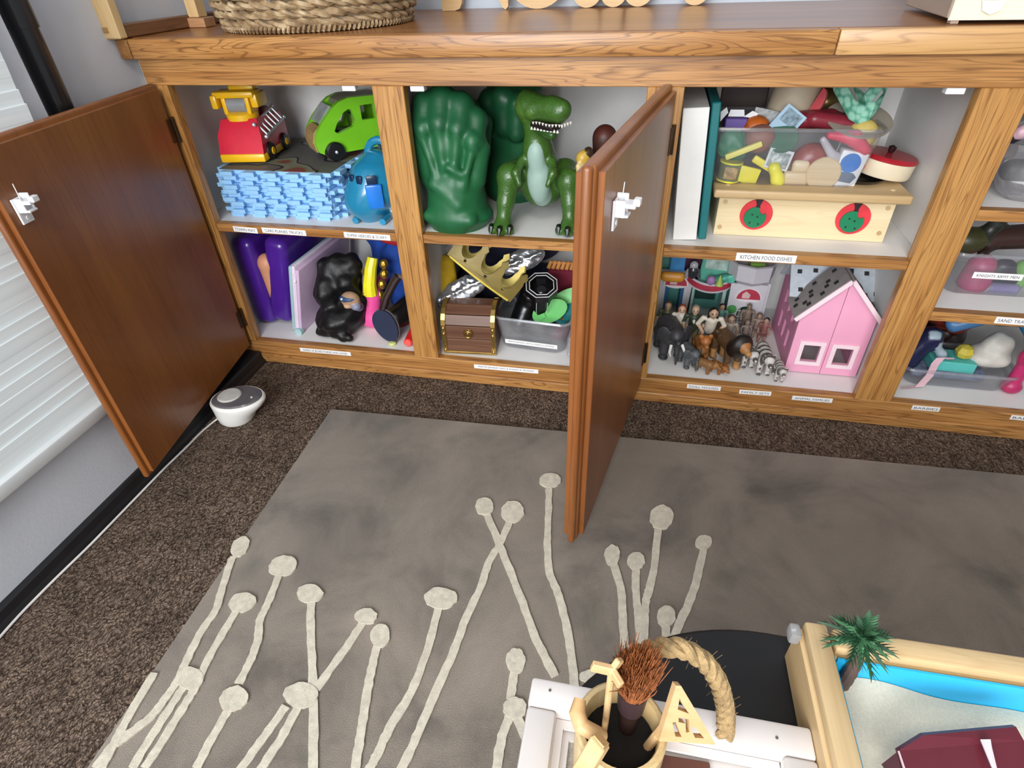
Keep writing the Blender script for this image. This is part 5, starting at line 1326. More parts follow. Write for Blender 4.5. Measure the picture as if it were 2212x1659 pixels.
# little people
FIGM = colmat('painted_figurine', .5, .12, 150)
def figure(label, u, v, y, skin, hair, shirt, pants, yaw=0, sit=False, hairlong=0, lean=0, child=False, vest=None, arm=0):
    q = fy(u, v, y); H = (q.z - ZB - .001) / (.90 if not sit else .62)
    h_ = H if not sit else H
    def S(*p_): return tuple(c * H for c in p_)
    hd = 1.25 if child else 1.0
    dz = -.28 if sit else 0
    ly = -lean * .25
    P = [('c', S(0, 0, .50 + dz), S(0, ly * .6, .74 + dz), .098 * H, .105 * H, shirt), ('e', S(0, ly * .7, .76 + dz), S(.15, .075, .06), None, vest or shirt), ('e', S(0, 0, .48 + dz), S(.11, .085, .07), None, pants),
         ('c', S(0, ly, .80 + dz), S(0, ly * 1.1, .86 + dz), .042 * H, .040 * H, skin),
         ('e', S(0, ly * 1.2 - .01, .905 + dz), S(.070 * hd, .078 * hd, .090 * hd), None, skin), ('e', S(0, ly * 1.2 + .022, .935 + dz), S(.077 * hd, .076 * hd, .078 * hd), None, hair),
         ('e', S(0, ly * 1.2 - .088 * hd, .895 + dz), S(.014, .016, .018), None, skin)]
    for s in (-1, 1):
        P += [('c', S(s * .155, ly * .7, .765 + dz), S(s * (.20 + .03 * arm), -.01 + ly * .5, .63 + dz), .046 * H, .038 * H, shirt if not vest else vest), ('c', S(s * (.20 + .03 * arm), -.01 + ly * .5, .63 + dz), S(s * (.175 - .05 * arm), -.065 + ly * .5, .50 + dz), .036 * H, .030 * H, skin), ('e', S(s * (.175 - .05 * arm), -.07 + ly * .5, .475 + dz), S(.032, .032, .04), None, skin)]
        P.append(('e', S(s * .028, ly * 1.2 - .078 * hd, .925 + dz), S(.012, .010, .010), None, '1c1714'))
        if sit:
            P += [('c', S(s * .06, -.02, .16), S(s * .085, -.24, .15), .065 * H, .05 * H, pants), ('c', S(s * .085, -.24, .15), S(s * .09, -.36, .06), .046 * H, .042 * H, skin), ('e', S(s * .09, -.38, .05), S(.045, .06, .05), None, skin)]
        else:
            P += [('c', S(s * .062, 0, .46), S(s * .075, -.015, .25), .068 * H, .052 * H, pants), ('c', S(s * .075, -.015, .25), S(s * .08, .01, .05), .050 * H, .040 * H, pants), ('c', S(s * .08, .01, .035), S(s * .085, -.07, .03), .038 * H, .034 * H, '3a2c24')]
    if hairlong: P += [('c', S(0, ly * 1.2 + .05, .92 + dz), S(.0, ly + .07, .92 - hairlong + dz), .07 * H, .055 * H, hair)] + [('c', S(s * .065, ly * 1.2 + .02, .92 + dz), S(s * .07, ly + .01, .92 - hairlong + dz), .03 * H, .025 * H, hair) for s in (-1, 1)]
    if vest: P += [('e', S(0, ly * .7 - .072, .70 + dz), S(.035, .04, .08), None, 'd8d4cc')]
    o = soft('family_figurine', P, max(H / 58, .0014), FIGM, .018 * H, origin=(q.x, y, ZB + .001), rot=Zr(yaw))
    return tag(o, label, 'toy figure', 'family figurines on the lower shelf')
figure('figurine of a man in an olive coat, leftmost of the little people', 1444, 661, .165, '9a7f62', '4c3a26', '3c3f28', '2c2c26', -8)
figure('figurine with red hair and a white top standing behind the grey elephant', 1474, 668, .150, 'caa78c', '8d4426', 'c9c1b4', '5a6472', -5, hairlong=.10, arm=1)
figure('figurine of a moustached man in a dark green waistcoat with white shirt', 1503, 670, .140, 'c0a084', '8f877c', '2f3a2a', '5f5638', -4, vest='2f3a2a')
figure('figurine in a white T-shirt and blue jeans with long black hair, bending forward', 1541, 668, .130, 'b8987c', '14120f', 'cfc6b6', '4a5668', 0, hairlong=.12, lean=.5, arm=1)
figure('figurine of a man with black hair and a teal shirt behind the bending one', 1560, 664, .215, 'bb9678', '17130f', '5c8c80', '2c3440', 8)
figure('small grey child figurine in pale clothes sitting in front of the shop', 1580, 690, .190, 'a98d78', '3f332b', 'b5a898', '9c9084', 0, sit=True, child=True)
figure('tall bald brown figurine standing before the arched shop door', 1619, 664, .235, '8c7764', '7d6a58', '857362', '6a5c4e', -5)
figure('small grey figurine of a crawling child below the arched shop door', 1615, 698, .212, '97857a', '7d6e62', '9a8b80', '6d675c', 10, sit=True, child=True)
figure('figurine of a brown haired child in pale pink leaning on the pink dress doll', 1641, 684, .238, 'a58774', '6d5138', 'a48c80', '8f7a70', -10, hairlong=.06, sit=True, child=True)
figure('doll figurine with a black bob and dusty pink dress sitting by the dollhouse', 1656, 694, .218, 'b58c7a', '17110f', '93605a', '93605a', -18, sit=True, child=True, hairlong=.05)

# animals
ANM = colmat('animal_figurine', .5, .25, 110, bump=.25)
def beast(name, label, loc, L, yaw, col, leg=.42, body=.17, headr=.12, snout=.10, col2=None, ear=.05, mane=None, tail=True, trunk=False, headz=.62, heady=-.46, legr=.065, stripes=None, group='animal families on the lower shelf', head_col=None, down=0):
    c2 = col2 or col; hc = head_col or col
    def S(*p_): return tuple(c * L for c in p_)
    P = [('c', S(0, -.22, leg + body * .55), S(0, .24, leg + body * .55), body * L, body * .95 * L, col), ('c', S(0, -.26, leg + body * .8), S(0, heady * .85, headz - .03), body * .62 * L, headr * .8 * L, col),
         ('e', S(0, heady, headz), S(headr, headr * 1.1, headr), None, hc), ('c', S(0, heady - headr * .6, headz - headr * .25 - down * .5), S(0, heady - headr * .8 - snout, headz - headr * .45 - down), headr * .55 * L, headr * .42 * L, c2)]
    for s in (-1, 1):
        P += [('c', S(s * body * .62, -.22, leg), S(s * body * .66, -.24, leg * .5), legr * 1.25 * L, legr * L, col), ('c', S(s * body * .66, -.24, leg * .5), S(s * body * .66, -.23, .04), legr * L, legr * .85 * L, c2), ('e', S(s * body * .66, -.255, .035), S(legr * 1.05, legr * 1.3, .035), None, c2)]
        P += [('c', S(s * body * .62, .24, leg), S(s * body * .66, .26, leg * .55), legr * 1.5 * L, legr * L, col), ('c', S(s * body * .66, .26, leg * .55), S(s * body * .66, .245, .04), legr * L, legr * .85 * L, c2), ('e', S(s * body * .66, .225, .035), S(legr * 1.05, legr * 1.3, .035), None, c2)]
        if ear: P.append(('e', S(s * headr * .85, heady + .03, headz + headr * .75), S(ear, ear * .5, ear * 1.1), None, c2))
    if mane: P += [('e', S(0, heady + .06, headz - .02), S(headr * 1.75, headr * 1.2, headr * 1.8), None, mane), ('e', S(0, heady + .16, headz - .14), S(headr * 1.5, headr * 1.5, headr * 1.6), None, mane)]
    if tail and not trunk: P += [('c', S(0, .40, leg + body * .7), S(.05, .56, leg * .5), .03 * L, .022 * L, col)]
    if trunk:
        P += [('c', S(0, heady - headr * .9, headz - .08), S(0, heady - headr * 1.35, headz - .32), headr * .42 * L, headr * .28 * L, col), ('c', S(0, heady - headr * 1.35, headz - .32), S(.02, heady - headr * 1.2, .06), headr * .28 * L, headr * .16 * L, col)]
        for s in (-1, 1): P += [('e', S(s * (headr + .10), heady + .06, headz + .0), S(.15, .035, .19), rotz(s * 30), col2 or col)]
    cf = None
    if stripes:
        def cf(Pn, c):
            ph = Pn[:, 1] / L * 34 + 1.2 * np.sin(Pn[:, 2] / L * 7) + .5 * np.sin(Pn[:, 0] / L * 9)
            k_ = np.sin(ph) > .25
            c = c.copy(); c[k_, :3] = lin(stripes)[:3]; return c
    o = soft(name, P, max(L / 62, .0014), ANM, .035 * L, origin=loc, rot=Zr(yaw), colfn=cf)
    return tag(o, label, 'toy animal', group)
Z1 = ZB + .0008
el = beast('toy_elephant', 'large dark grey toy elephant with white tusks at the front left', (1.020, .118, Z1), .108, 14, '3f3f42', leg=.40, body=.25, headr=.15, ear=0, trunk=True, headz=.66, heady=-.40, legr=.095, col2='353538')
for s in (-1, 1):
    MB().tube([(s * .012, -.056, .054), (s * .017, -.066, .041), (s * .017, -.078, .037)], [.0035, .003, .001], 8).build('tusk', pm('white_tusk', 'e4e2de', .3), el)
beast('toy_elephant', 'baby grey toy elephant in front of the large elephant', (1.063, .073, Z1), .064, 28, '5c6064', leg=.40, body=.24, headr=.16, ear=0, trunk=True, headz=.66, heady=-.40, legr=.095, col2='4c4f52')
beast('toy_lioness', 'tawny toy lioness with raised ears beside the baby elephant', (1.090, .090, Z1), .080, 8, '8d5a2c', headr=.15, body=.17, leg=.46, headz=.88, heady=-.32, ear=.07, head_col='a8662f', col2='9a622e')
beast('toy_lion_cub', 'tawny toy lion cub crouching in front of the lioness', (1.098, .050, Z1), .054, 62, '8a6034', headr=.16, body=.18, leg=.30, headz=.46, ear=.06, head_col='9c6c3a')
beast('toy_lion_cub', 'small brown toy cub lying at the front edge by the lioness', (1.128, .052, Z1), .046, 40, '9a5f2e', headr=.17, body=.18, leg=.28, headz=.44, ear=.06)
beast('toy_bear', 'dark brown toy bear standing behind the maned lion', (1.124, .150, Z1), .098, 10, '4a3116', headr=.14, body=.22, leg=.38, headz=.62, ear=.05, legr=.085, tail=False)
beast('toy_lion', 'toy lion with a dark brown mane and golden face', (1.146, .092, Z1), .116, 26, '5a4026', headr=.125, body=.17, leg=.40, headz=.66, ear=.04, mane='1d1510', head_col='a8703a', col2='b3814a')
beast('toy_tiger', 'white striped toy tiger nearest to the maned lion', (1.192, .100, Z1), .082, 10, 'cfcac2', headr=.14, body=.16, leg=.40, headz=.56, ear=.05, stripes='57524e')
beast('toy_tiger', 'white striped toy tiger in the middle of the three', (1.224, .078, Z1), .088, 4, 'd3cec6', headr=.13, body=.16, leg=.42, headz=.58, ear=.05, stripes='57524e')
beast('toy_tiger', 'smallest white striped toy tiger at the front edge by the dollhouse', (1.256, .050, Z1), .056, 2, 'd3cec6', headr=.15, body=.17, leg=.40, headz=.60, ear=.06, stripes='5f5a56')

# ================================================================== BAY 4 (partly in frame)
# top: clear bag with dolls
t = thing('clear_doll_bag', 'clear zip bag of dolls hanging over the top right shelf', 'bag', (1.585, .100, SH4A + .0005))
soft('bag', [('e', (0, 0, .075), (.080, .060, .075), None, 'ffffff'), ('e', (.02, -.03, .045), (.09, .05, .045), None, 'ffffff'), ('c', (-.04, -.03, .03), (.06, -.075, .02), .028, .022, 'ffffff')], .006, clear('bag_film', (.86, .86, .88), .25, (.5, .5, .52)), .02, parent=t, disp=lambda P: .004 * noise3(P, 90, 21))
tag(soft('doll_in_bag', [('e', (0, 0, .05), (.016, .014, .018), None, 'b0705a'), ('c', (.01, .0, .035), (.05, .01, .01), .014, .012, 'a8604c'), ('c', (-.03, .02, .02), (.02, .02, .02), .018, .018, '39393e')], .004, colmat('doll_vinyl', .45), .008, origin=(1.570, .075, SH4A + .02)), 'peach doll visible inside the clear zip bag', 'doll')
tag(soft('dark_toy_bundle', [('e', (0, 0, .03), (.045, .04, .035), None, '2a2a30'), ('e', (-.02, -.01, .07), (.03, .03, .03), None, '3c3c42'), ('c', (.02, 0, .10), (.05, .02, .12), .022, .018, '24202c')], .005, colmat('dark_bundle', .5), .01, origin=(1.565, .245, SH4A + .005)), 'dark grey toy clothes bundled behind the doll bag', 'clothes')
tag(soft('pink_doll_shoe', [('c', (0, 0, 0), (.02, 0, .012), .010, .012, 'd8b0bc'), ('c', (-.006, .01, -.008), (.02, .012, -.012), .012, .012, '1c1622')], .003, colmat('doll_shoe', .4), .005, origin=px(2206, 285, .07)), 'pale pink and black doll shoe at the top of the doll bag', 'doll shoe')
# middle: clear bin
b4 = bin_('clear_bin', 'clear plastic bin with a white name tape on the right middle shelf', V((1.628, .165, SH4B + .0005)), .250, .190, .085, CLR2, tap=.88, rot=0)
tp = MB().box((-.040, -.0910, .045), (.082, .0012, .0125), .0003, 1, T=rotz(0)).build('label_tape', TAPE, b4)
lettering(tp, 'KNIGHTS ARMY MEN', (-.040, -.0919, .045), .070, .0055)
for nm, lb, ct, pr_, y_, m_ in [
    ('magenta_toy_cup', 'magenta toy cup at the left of the name tape bin', 'toy cup', [('c', (0, 0, 0), (0, 0, .03), .028, .024, 'b23a6a')], (2105, 605, .120), 'cup_vinyl'),
    ('navy_toy_vehicle', 'dark navy toy vehicle in the middle of the name tape bin', 'toy vehicle', [('c', (-.02, 0, 0), (.03, 0, 0), .018, .02, '23233a'), ('e', (0, 0, .02), (.02, .016, .014), None, '2c2840')], (2160, 595, .130), 'vehicle_vinyl'),
    ('lime_toy_tile', 'lime green toy piece at the right of the name tape bin', 'toy', [('c', (0, 0, -.008), (.004, 0, .016), .016, .020, '7fc05a')], (2202, 598, .125), 'lime_vinyl'),
    ('lilac_toy_piece', 'lilac toy piece at the bottom of the name tape bin', 'toy', [('c', (-.02, 0, 0), (.02, 0, .0), .010, .010, '8c83b0')], (2165, 622, .110), 'lilac_vinyl'),
    ('grey_toy_piece', 'small grey toy piece beside the magenta cup in the bin', 'toy', [('e', (0, 0, 0), (.012, .01, .012), None, '9a94a2')], (2127, 620, .108), 'grey_vinyl'),
    ('brown_toy_horse', 'dark brown toy horse lying on top of the name tape bin', 'toy horse', [('c', (-.04, 0, 0), (.05, .01, .006), .022, .024, '3a2420'), ('c', (.05, .01, .006), (.08, -.01, .02), .014, .012, '4a2a24'), ('c', (-.03, -.01, -.01), (-.05, -.03, -.02), .010, .008, '2e1c18')], (2180, 517, .150), 'horse_vinyl'),
    ('olive_toy_creature', 'olive and black toy creature rising at the left of the bin', 'toy creature', [('e', (-.012, 0, 0), (.034, .026, .026), None, '3a3a1e'), ('c', (.01, 0, .01), (.022, 0, .032), .016, .013, '1f221a'), ('c', (.022, -.004, .036), (.010, -.006, .046), .009, .007, '2a2e28'), ('c', (.026, 0, .03), (.044, 0, .030), .009, .004, '20241e'), ('c', (.026, 0, .036), (.036, 0, .048), .007, .005, '5a605c')], (2105, 520, .130), 'creature_vinyl')]:
    q = px(*y_)
    tag(soft(nm, pr_, .0035, colmat(m_, .4), .008, origin=q), lb, ct)
# bottom: dress-up clothes and boxes
def cloth(name, label, prims, org, h=.005, seed=1, rough=.55, amp=.004):
    return tag(soft(name, prims, h, colmat(name + '_cloth', rough, .2, 40, bump=.3), .014, origin=org, disp=lambda P: amp * noise3(P, 80, seed)), label, 'cloth')
cloth('copper_cloth', 'shiny copper red cloth stuffed at the back of the bottom right shelf', [('c', (-.04, 0, .12), (.05, .0, .09), .035, .030, '8c3322'), ('c', (.0, .01, .15), (.06, .02, .15), .03, .03, '4a1512'), ('c', (-.06, .02, .02), (.04, .03, .03), .05, .05, '24100e')], (1.590, .215, ZB + .002), seed=31, rough=.3)
cloth('blue_cloth', 'sky blue and navy cloth draped across the bottom right shelf', [('c', (-.06, -.02, .10), (.06, -.03, .16), .016, .022, '4f7fb0'), ('c', (-.05, 0, .13), (.04, 0, .17), .022, .022, '1c2450'), ('c', (.05, -.03, .15), (.10, -.04, .09), .024, .022, '2f86b8'), ('c', (.10, -.04, .09), (.14, -.03, .03), .024, .03, '2d6f96')], (1.665, .185, ZB + .002), seed=33, rough=.4)
cloth('navy_satin', 'navy satin cloth at the left of the bottom right shelf', [('c', (-.02, 0, .03), (.01, 0, .09), .028, .024, '1c2046'), ('c', (.01, -.01, .10), (.04, -.01, .06), .012, .010, 'a9bcc8')], (1.535, .115, ZB + .002), seed=35, rough=.4)
cloth('grey_cloth', 'dull grey cloth lying behind the sky blue one', [('c', (0, 0, .1), (.08, .02, .12), .04, .05, '6d675e')], (1.74, .25, ZB + .002), seed=36)
t = bin_('clear_tray', 'shallow clear tray holding a teal box on the bottom right shelf', V((1.612, .125, ZB + .0005)), .215, .120, .040, CLR2, tap=.9)
t = thing('plaid_case', 'flat blue and grey checked case lying in the shallow tray', 'case', (1.600, .120, ZB + .010))
MB().box((0, 0, .009), (.140, .060, .018), .004, 2).build('case_body', pm('checked_blue_grey', '6d7890', .6, var=.45, scale=70), t)
tag(MB(rotz(-3)).box((0, 0, 0), (.082, .055, .024), .002, 1).build('teal_carton', pm('teal_carton_card', '56b8b0', .5, var=.05), loc=(1.602, .115, ZB + .041)), 'small teal box lying in the shallow clear tray', 'box')
tag(MB().ell((0, 0, 0), (.0175, .0175, .0165), 7).build('yellow_ball', pm('olive_yellow_foam', 'bfae3e', .6, var=.15), loc=(1.618, .108, ZB + .0705)), 'faceted yellow ball on top of the small teal box', 'ball')
cloth('white_lace', 'white lace cloth heaped at the right of the teal box', [('e', (0, 0, .02), (.045, .035, .022), None, 'cfcac0'), ('e', (.01, .0, .045), (.03, .025, .025), None, 'c9c4ba')], (1.672, .125, ZB + .036), seed=41, amp=.005)
t = thing('pink_ribbon', 'pale pink ribbon looped over the left end of the shallow tray', 'ribbon', (1.540, .070, ZB + .0008))
band([V((-.030, -.02, .002)), V((.0, -.012, .004)), V((.012, -.006, .030)), V((.014, -.002, .056)), V((.022, .004, .068)), V((.042, .010, .066)), V((.05, .02, .058))], .016, .0015, V((1, .2, 0))).build('ribbon', pm('pale_pink_satin', 'd9b3bd', .5), t)
t = thing('pink_hair_brush', 'magenta toy brush standing at the front of the bottom right shelf', 'toy brush', (1.716, .080, ZB + .0005))
soft('brush', [('c', (0, 0, .012), (0, 0, .075), .014, .011, 'c2346c'), ('e', (0, 0, .012), (.020, .016, .012), None, 'b82c62'), ('e', (.0, 0, .085), (.018, .012, .022), None, 'a82a58')], .003, colmat('brush_plastic', .3), .008, parent=t)
# ================================================================== ON THE WORKTOP
ZTOP = TOP + .0006
# woven basket
def wick():
    m, nt, b = nmat('water_hyacinth')
    tc = N(nt, 'ShaderNodeTexCoord'); n1 = N(nt, 'ShaderNodeTexNoise', Scale=40.0, Detail=4.0); nt.links.new(tc.outputs['Object'], n1.inputs['Vector'])
    r = ramp(nt, [(0.28, lin('6a5238')), (0.5, lin('9c8260')), (0.72, lin('c9b490'))]); nt.links.new(n1.outputs['Fac'], r.inputs['Fac']); nt.links.new(r.outputs['Color'], b.inputs['Base Color'])
    b.inputs['Roughness'].default_value = .65
    bp = N(nt, 'ShaderNodeBump', Strength=.5, Distance=.002); nt.links.new(n1.outputs['Fac'], bp.inputs['Height']); nt.links.new(bp.outputs['Normal'], b.inputs['Normal'])
    return m
WK = wick()
bk_ = thing('wicker_basket', 'round woven wicker basket standing on the oak worktop', 'basket', (.249, .197, ZTOP))
RB = .182
NS = 44
rowz = .014
for k in range(10):
    rad = RB + .006 * math.sin(k * .5) + .0016 * k
    for ph in (0, 1):
        mb = MB(); pts = []; rs = []
        for i in range(NS * 4):
            a = 2 * math.pi * i / (NS * 4)
            w_ = math.sin(a * NS / 2 + math.pi * (ph + k))
            pts.append((( rad + .0052 * w_) * math.cos(a), (rad + .0052 * w_) * math.sin(a), .016 + rowz * k + .0030 * math.cos(a * NS / 2 + math.pi * (ph + k)) + .0012 * math.sin(a * 9 + k * 2)))
            rs.append(.0052 + .0012 * math.sin(a * 13 + k * 1.7 + ph))
        mb.tube(pts, rs, 6, closed=True); mb.build('woven_strand', WK, bk_)
rr = MB()
for i in range(130):
    a = 2 * math.pi * i / 130
    d_ = V((math.cos(a), math.sin(a), 0)); tg_ = V((-math.sin(a), math.cos(a), 0))
    c = d_ * (RB - .001) + V((0, 0, .006))
    rr.tube([c + d_ * .004 - tg_ * .0024 + V((0, 0, -.0045)), c + d_ * .0072 + V((0, 0, .001)), c + d_ * .004 + tg_ * .0024 + V((0, 0, .006))], [.0022, .0030, .0022], 5)
o_ = rr.build('rim_wrapping', WK, bk_); o_['kind'] = 'stuff'
MB().lathe([(0, .001), (RB - .002, .001), (RB, .010), (RB - .004, .010), (0, .004)], 48).build('base', WK, bk_)
# pale wooden stand at the left corner
PINE = wood('pale_pine', 'z', 'b08a52', 'd2ad76', 'dfbf8b', across=30, seed=21, rough=.5, line=.2, pore=.2)
PINY = wood('dark_pine_rail', 'y', '5c3c24', '7c5538', '8c6444', across=30, seed=23, rough=.5)  # base rail in a darker brown than the posts
t = thing('wooden_stand', 'pale wooden frame stand at the left corner of the worktop', 'stand', (-.058, -.014, ZTOP))
a0 = fy(265, 88, -.034); a1 = fy(225, 84, -.034)
fpost = MB(tr(0, 0, 0)).bounds(-.030, .024, -.020, .000, 0.0, .34, .002, 1).build('front_post', PINE, t)
MB().bounds(-.006, .004, -.0212, -.0195, .010, .019).build('dowel_end', wood('dowel_grain', 'x', '8a6238', 'a87f4c', 'b58c58', seed=2), fpost)
MB().tube([(-.004, -.0212, .075), (-.004, -.0212, .34)], .0012, 6).build('brass_pin', GOLD, fpost)
MB().bounds(.004, .022, .001, .300, .0, .022, .002, 1).build('base_rail', PINY, t)
MB().bounds(-.006, .060, .178, .215, .0, .017, .001, 1).build('foot_block', wood('foot_pine', 'x', '8a5c3a', 'b0815a', 'bd8f66', seed=25, across=30), t)
MB().bounds(.020, .045, .186, .215, .0175, .34, .001, 1).build('back_post', PINE, t)
# wooden cut-outs in a row by the wall
CUTW = wood('birch_ply', 'x', 'b8905a', 'd0a872', 'dcb885', across=24, seed=31, rough=.5, line=.2, pore=.2)
t = thing('wooden_cutout_row', 'pale wooden cutout letters with rounded feet standing against the wall', 'sign', (.40, .470, ZTOP))
cy = .470
def cut(pts, nm='cutout_letter'): MB(tr(-.40, .008, 0) @ R90).plate(pts, t=.016).build(nm, CUTW, t)
def ux(u): return fy(u, 10, cy).x
x0, x1 = ux(957), ux(1000)
cut([(x0, .0), (x0 + .004, .0), (x1 - .018, .0), (x1 - .006, .004), (x1, .016), (x1, .14), (x0, .14)])
xa = ux(1090); cut([(xa - .035, .14), (xa - .020, .035), (xa - .003, .004), (xa + .004, .0), (xa + .010, .006), (xa + .012, .14)])
def ring_cut(uc, r, hole):
    c = ux(uc)
    o_ = [(c + r * math.cos(a), r + r * math.sin(a)) for a in np.linspace(0, 2 * math.pi, 40)[:-1]]
    h_ = [[(c + (r - hole) * math.cos(a), r + (r - hole) * math.sin(a)) for a in np.linspace(0, 2 * math.pi, 32)[:-1]]]
    MB(tr(-.40, .008, 0) @ R90).plate(o_, h_, t=.016).build('cutout_letter', CUTW, t)
ring_cut(1162, .075, .024)
for uc, r in ((1268, .034), (1325, .030), (1378, .034), (1500, .030)):
    c = ux(uc)
    cut([(c - r, .14)] + [(c + r * math.cos(a), r + r * math.sin(a)) for a in np.linspace(math.pi, 2 * math.pi, 18)] + [(c + r, .14)])
# wooden box with a latch, right
BOXW = wood('pale_box_wood', 'x', 'd0b894', 'e6d6ba', 'efe2cb', across=10, seed=41, rough=.45, line=.08, pore=.1); BOXS = wood('box_side_wood', 'y', '8a6f58', 'a58c76', 'b29a84', across=14, seed=43, rough=.45, line=.1, pore=.1)
q = fz(2036, 50, ZTOP)
t = thing('wooden_latch_box', 'pale wooden box with a metal latch at the right end of the worktop', 'box', (q.x + .002, q.y - .012, ZTOP), Zr(-4))
MB().bounds(0, .34, 0, .012, .006, .17, .001, 1).build('front_panel', BOXW, t)
MB().bounds(0, .012, .0125, .26, .006, .17, .001, 1).build('side_panel', BOXS, t)
MB().bounds(.328, .34, .0125, .26, .006, .17, .001, 1).build('side_panel', BOXS, t)
MB().bounds(.0125, .3275, .0125, .26, .006, .014).bounds(-.003, .343, -.003, .263, .170, .180, .002, 1).build('top_panel', BOXW, t)
MB().bounds(.004, .014, .002, .018, .0, .0058).build('foot', BOXS, t); MB().bounds(.32, .336, .002, .018, .0, .0058).build('foot', BOXS, t)
MB().bounds(-.0012, .34, -.0016, .001, .0045, .0075).build('front_lip', BOXW, t)
lt = MB().bounds(.034, .060, -.006, -.0005, .030, .060, .0015, 1).build('latch', pm('nickel_latch', 'e2e2de', .35, .15), t)
MB().plate([(.032, .028), (.062, .028), (.058, .016), (.047, .011), (.036, .016)], t=.004, T=tr(0, -.0006, 0) @ R90).build('latch_tongue', pm('nickel_latch', 'e2e2de', .35, .15), lt)

# ================================================================== ON THE FLOOR
CLW = pm('warm_white_plastic', 'e6e4de', .4, var=.02); GRL = pm('smoke_grey_plastic', '5d5b5e', .22, coat=.4); GRB = pm('light_grey_rubber', 'b7b6b0', .6)
t = thing('white_night_light', 'small white oval plug in device with a grey top and round button on the carpet', 'device', (.090, -.222, .0006), Zr(14))
def oval(rx, ry, z, n=36, sk=0): return [V((rx * math.cos(a) * (1 + sk * math.cos(a)), ry * math.sin(a), z)) for a in np.linspace(0, 2 * math.pi, n)[:-1]]
mb = MB(); rings = [[p_ + V((dx, 0, 0)) for p_ in oval(rx, ry, z_)] for rx, ry, z_, dx in ((.036, .034, 0, -.016), (.040, .037, .005, -.016), (.046, .040, .022, -.012), (.055, .0435, .036, -.004), (.060, .0455, .048, 0), (.060, .0455, .053, 0), (.057, .043, .057, 0))]
m_ = len(rings[0]); mb.add([p_ for r_ in rings for p_ in r_], [(i * m_ + k, i * m_ + (k + 1) % m_, (i + 1) * m_ + (k + 1) % m_, (i + 1) * m_ + k) for i in range(len(rings) - 1) for k in range(m_)] + [tuple(range(m_))[::-1], tuple((len(rings) - 1) * m_ + k for k in range(m_))])
mb.build('shell', CLW, t)
mb = MB(); rings = [oval(.055, .041, .0572), oval(.051, .038, .0602), oval(.038, .027, .0612)]
m_ = len(rings[0]); mb.add([p_ for r_ in rings for p_ in r_], [(i * m_ + k, i * m_ + (k + 1) % m_, (i + 1) * m_ + (k + 1) % m_, (i + 1) * m_ + k) for i in range(2) for k in range(m_)] + [tuple(2 * m_ + k for k in range(m_))])
mb.build('top_plate', GRL, t)
MB().lathe([(0, .0607), (.025, .0607), (.026, .0622), (.023, .0645), (0, .065)], 32, c=(-.016, .002, 0)).build('button', GRB, t)
MB().disc((.036, -.008, .0615), (0, 0, 1), .0025, .001, 8).build('indicator', WPL, t)
RUB = pm('white_cord', 'd8d4d0', .5)
cpts = [V((.044, -.240, .010)), V((.034, -.252, .006)), V((.026, -.29, .004)), V((.026, -.34, .004)), V((.0225, -.40, .004))] + [V((.0225 + .006 * math.sin(i * 1.3) * (i > 2), -.46 - .07 * i, .004)) for i in range(14)]
cp = []
for i in range(len(cpts) - 1):
    for k in range(6): cp.append(cpts[i].lerp(cpts[i + 1], k / 6))
for _ in range(3): cp = [cp[0]] + [(cp[i - 1] + 2 * cp[i] + cp[i + 1]) / 4 for i in range(1, len(cp) - 1)] + [cp[-1]]
tag(MB().tube(cp, .0022, 8).build('white_power_cord', RUB), 'thin white power cord running along the black baseboard', 'cord')

# ================================================================== FOREGROUND TABLE
TZ = .250
t = thing('black_oval_table', 'low oval black table under the trays in the foreground', 'table', (1.10, -.93, 0))
BKT = pm('black_table_top', '131417', .55, var=.15, scale=15, bump=.1)
def stad(r, z):
    return [V((.36 + r * math.cos(a), r * math.sin(a), z)) for a in np.linspace(-math.pi / 2, math.pi / 2, 40)] + [V((r * math.cos(a), r * math.sin(a), z)) for a in np.linspace(math.pi / 2, 3 * math.pi / 2, 40)]
def stack(levels, nm):
    rs = [stad(r, z) for r, z in levels]; m = len(rs[0])
    MB().add([p_ for r_ in rs for p_ in r_], [(i * m + k, i * m + (k + 1) % m, (i + 1) * m + (k + 1) % m, (i + 1) * m + k) for i in range(len(rs) - 1) for k in range(m)] + [tuple(range(m))[::-1], tuple((len(rs) - 1) * m + k for k in range(m))]).build(nm, BKT, t)
stack([(.221, TZ - .022), (.231, TZ - .016), (.231, TZ - .006), (.226, TZ - .001), (.218, TZ)], 'table_top')
stack([(.222, TZ - .036), (.226, TZ - .034), (.226, TZ - .024), (.218, TZ - .0225)], 'edge_trim')
for x_, y_ in ((-.10, .10), (-.10, -.10), (.46, .10), (.46, -.10)):
    MB().cyl((x_, y_, TZ - .0365), (x_ * 1.02, y_ * 1.05, .0125), .018, .012, n=14).build('leg', BKT, t)
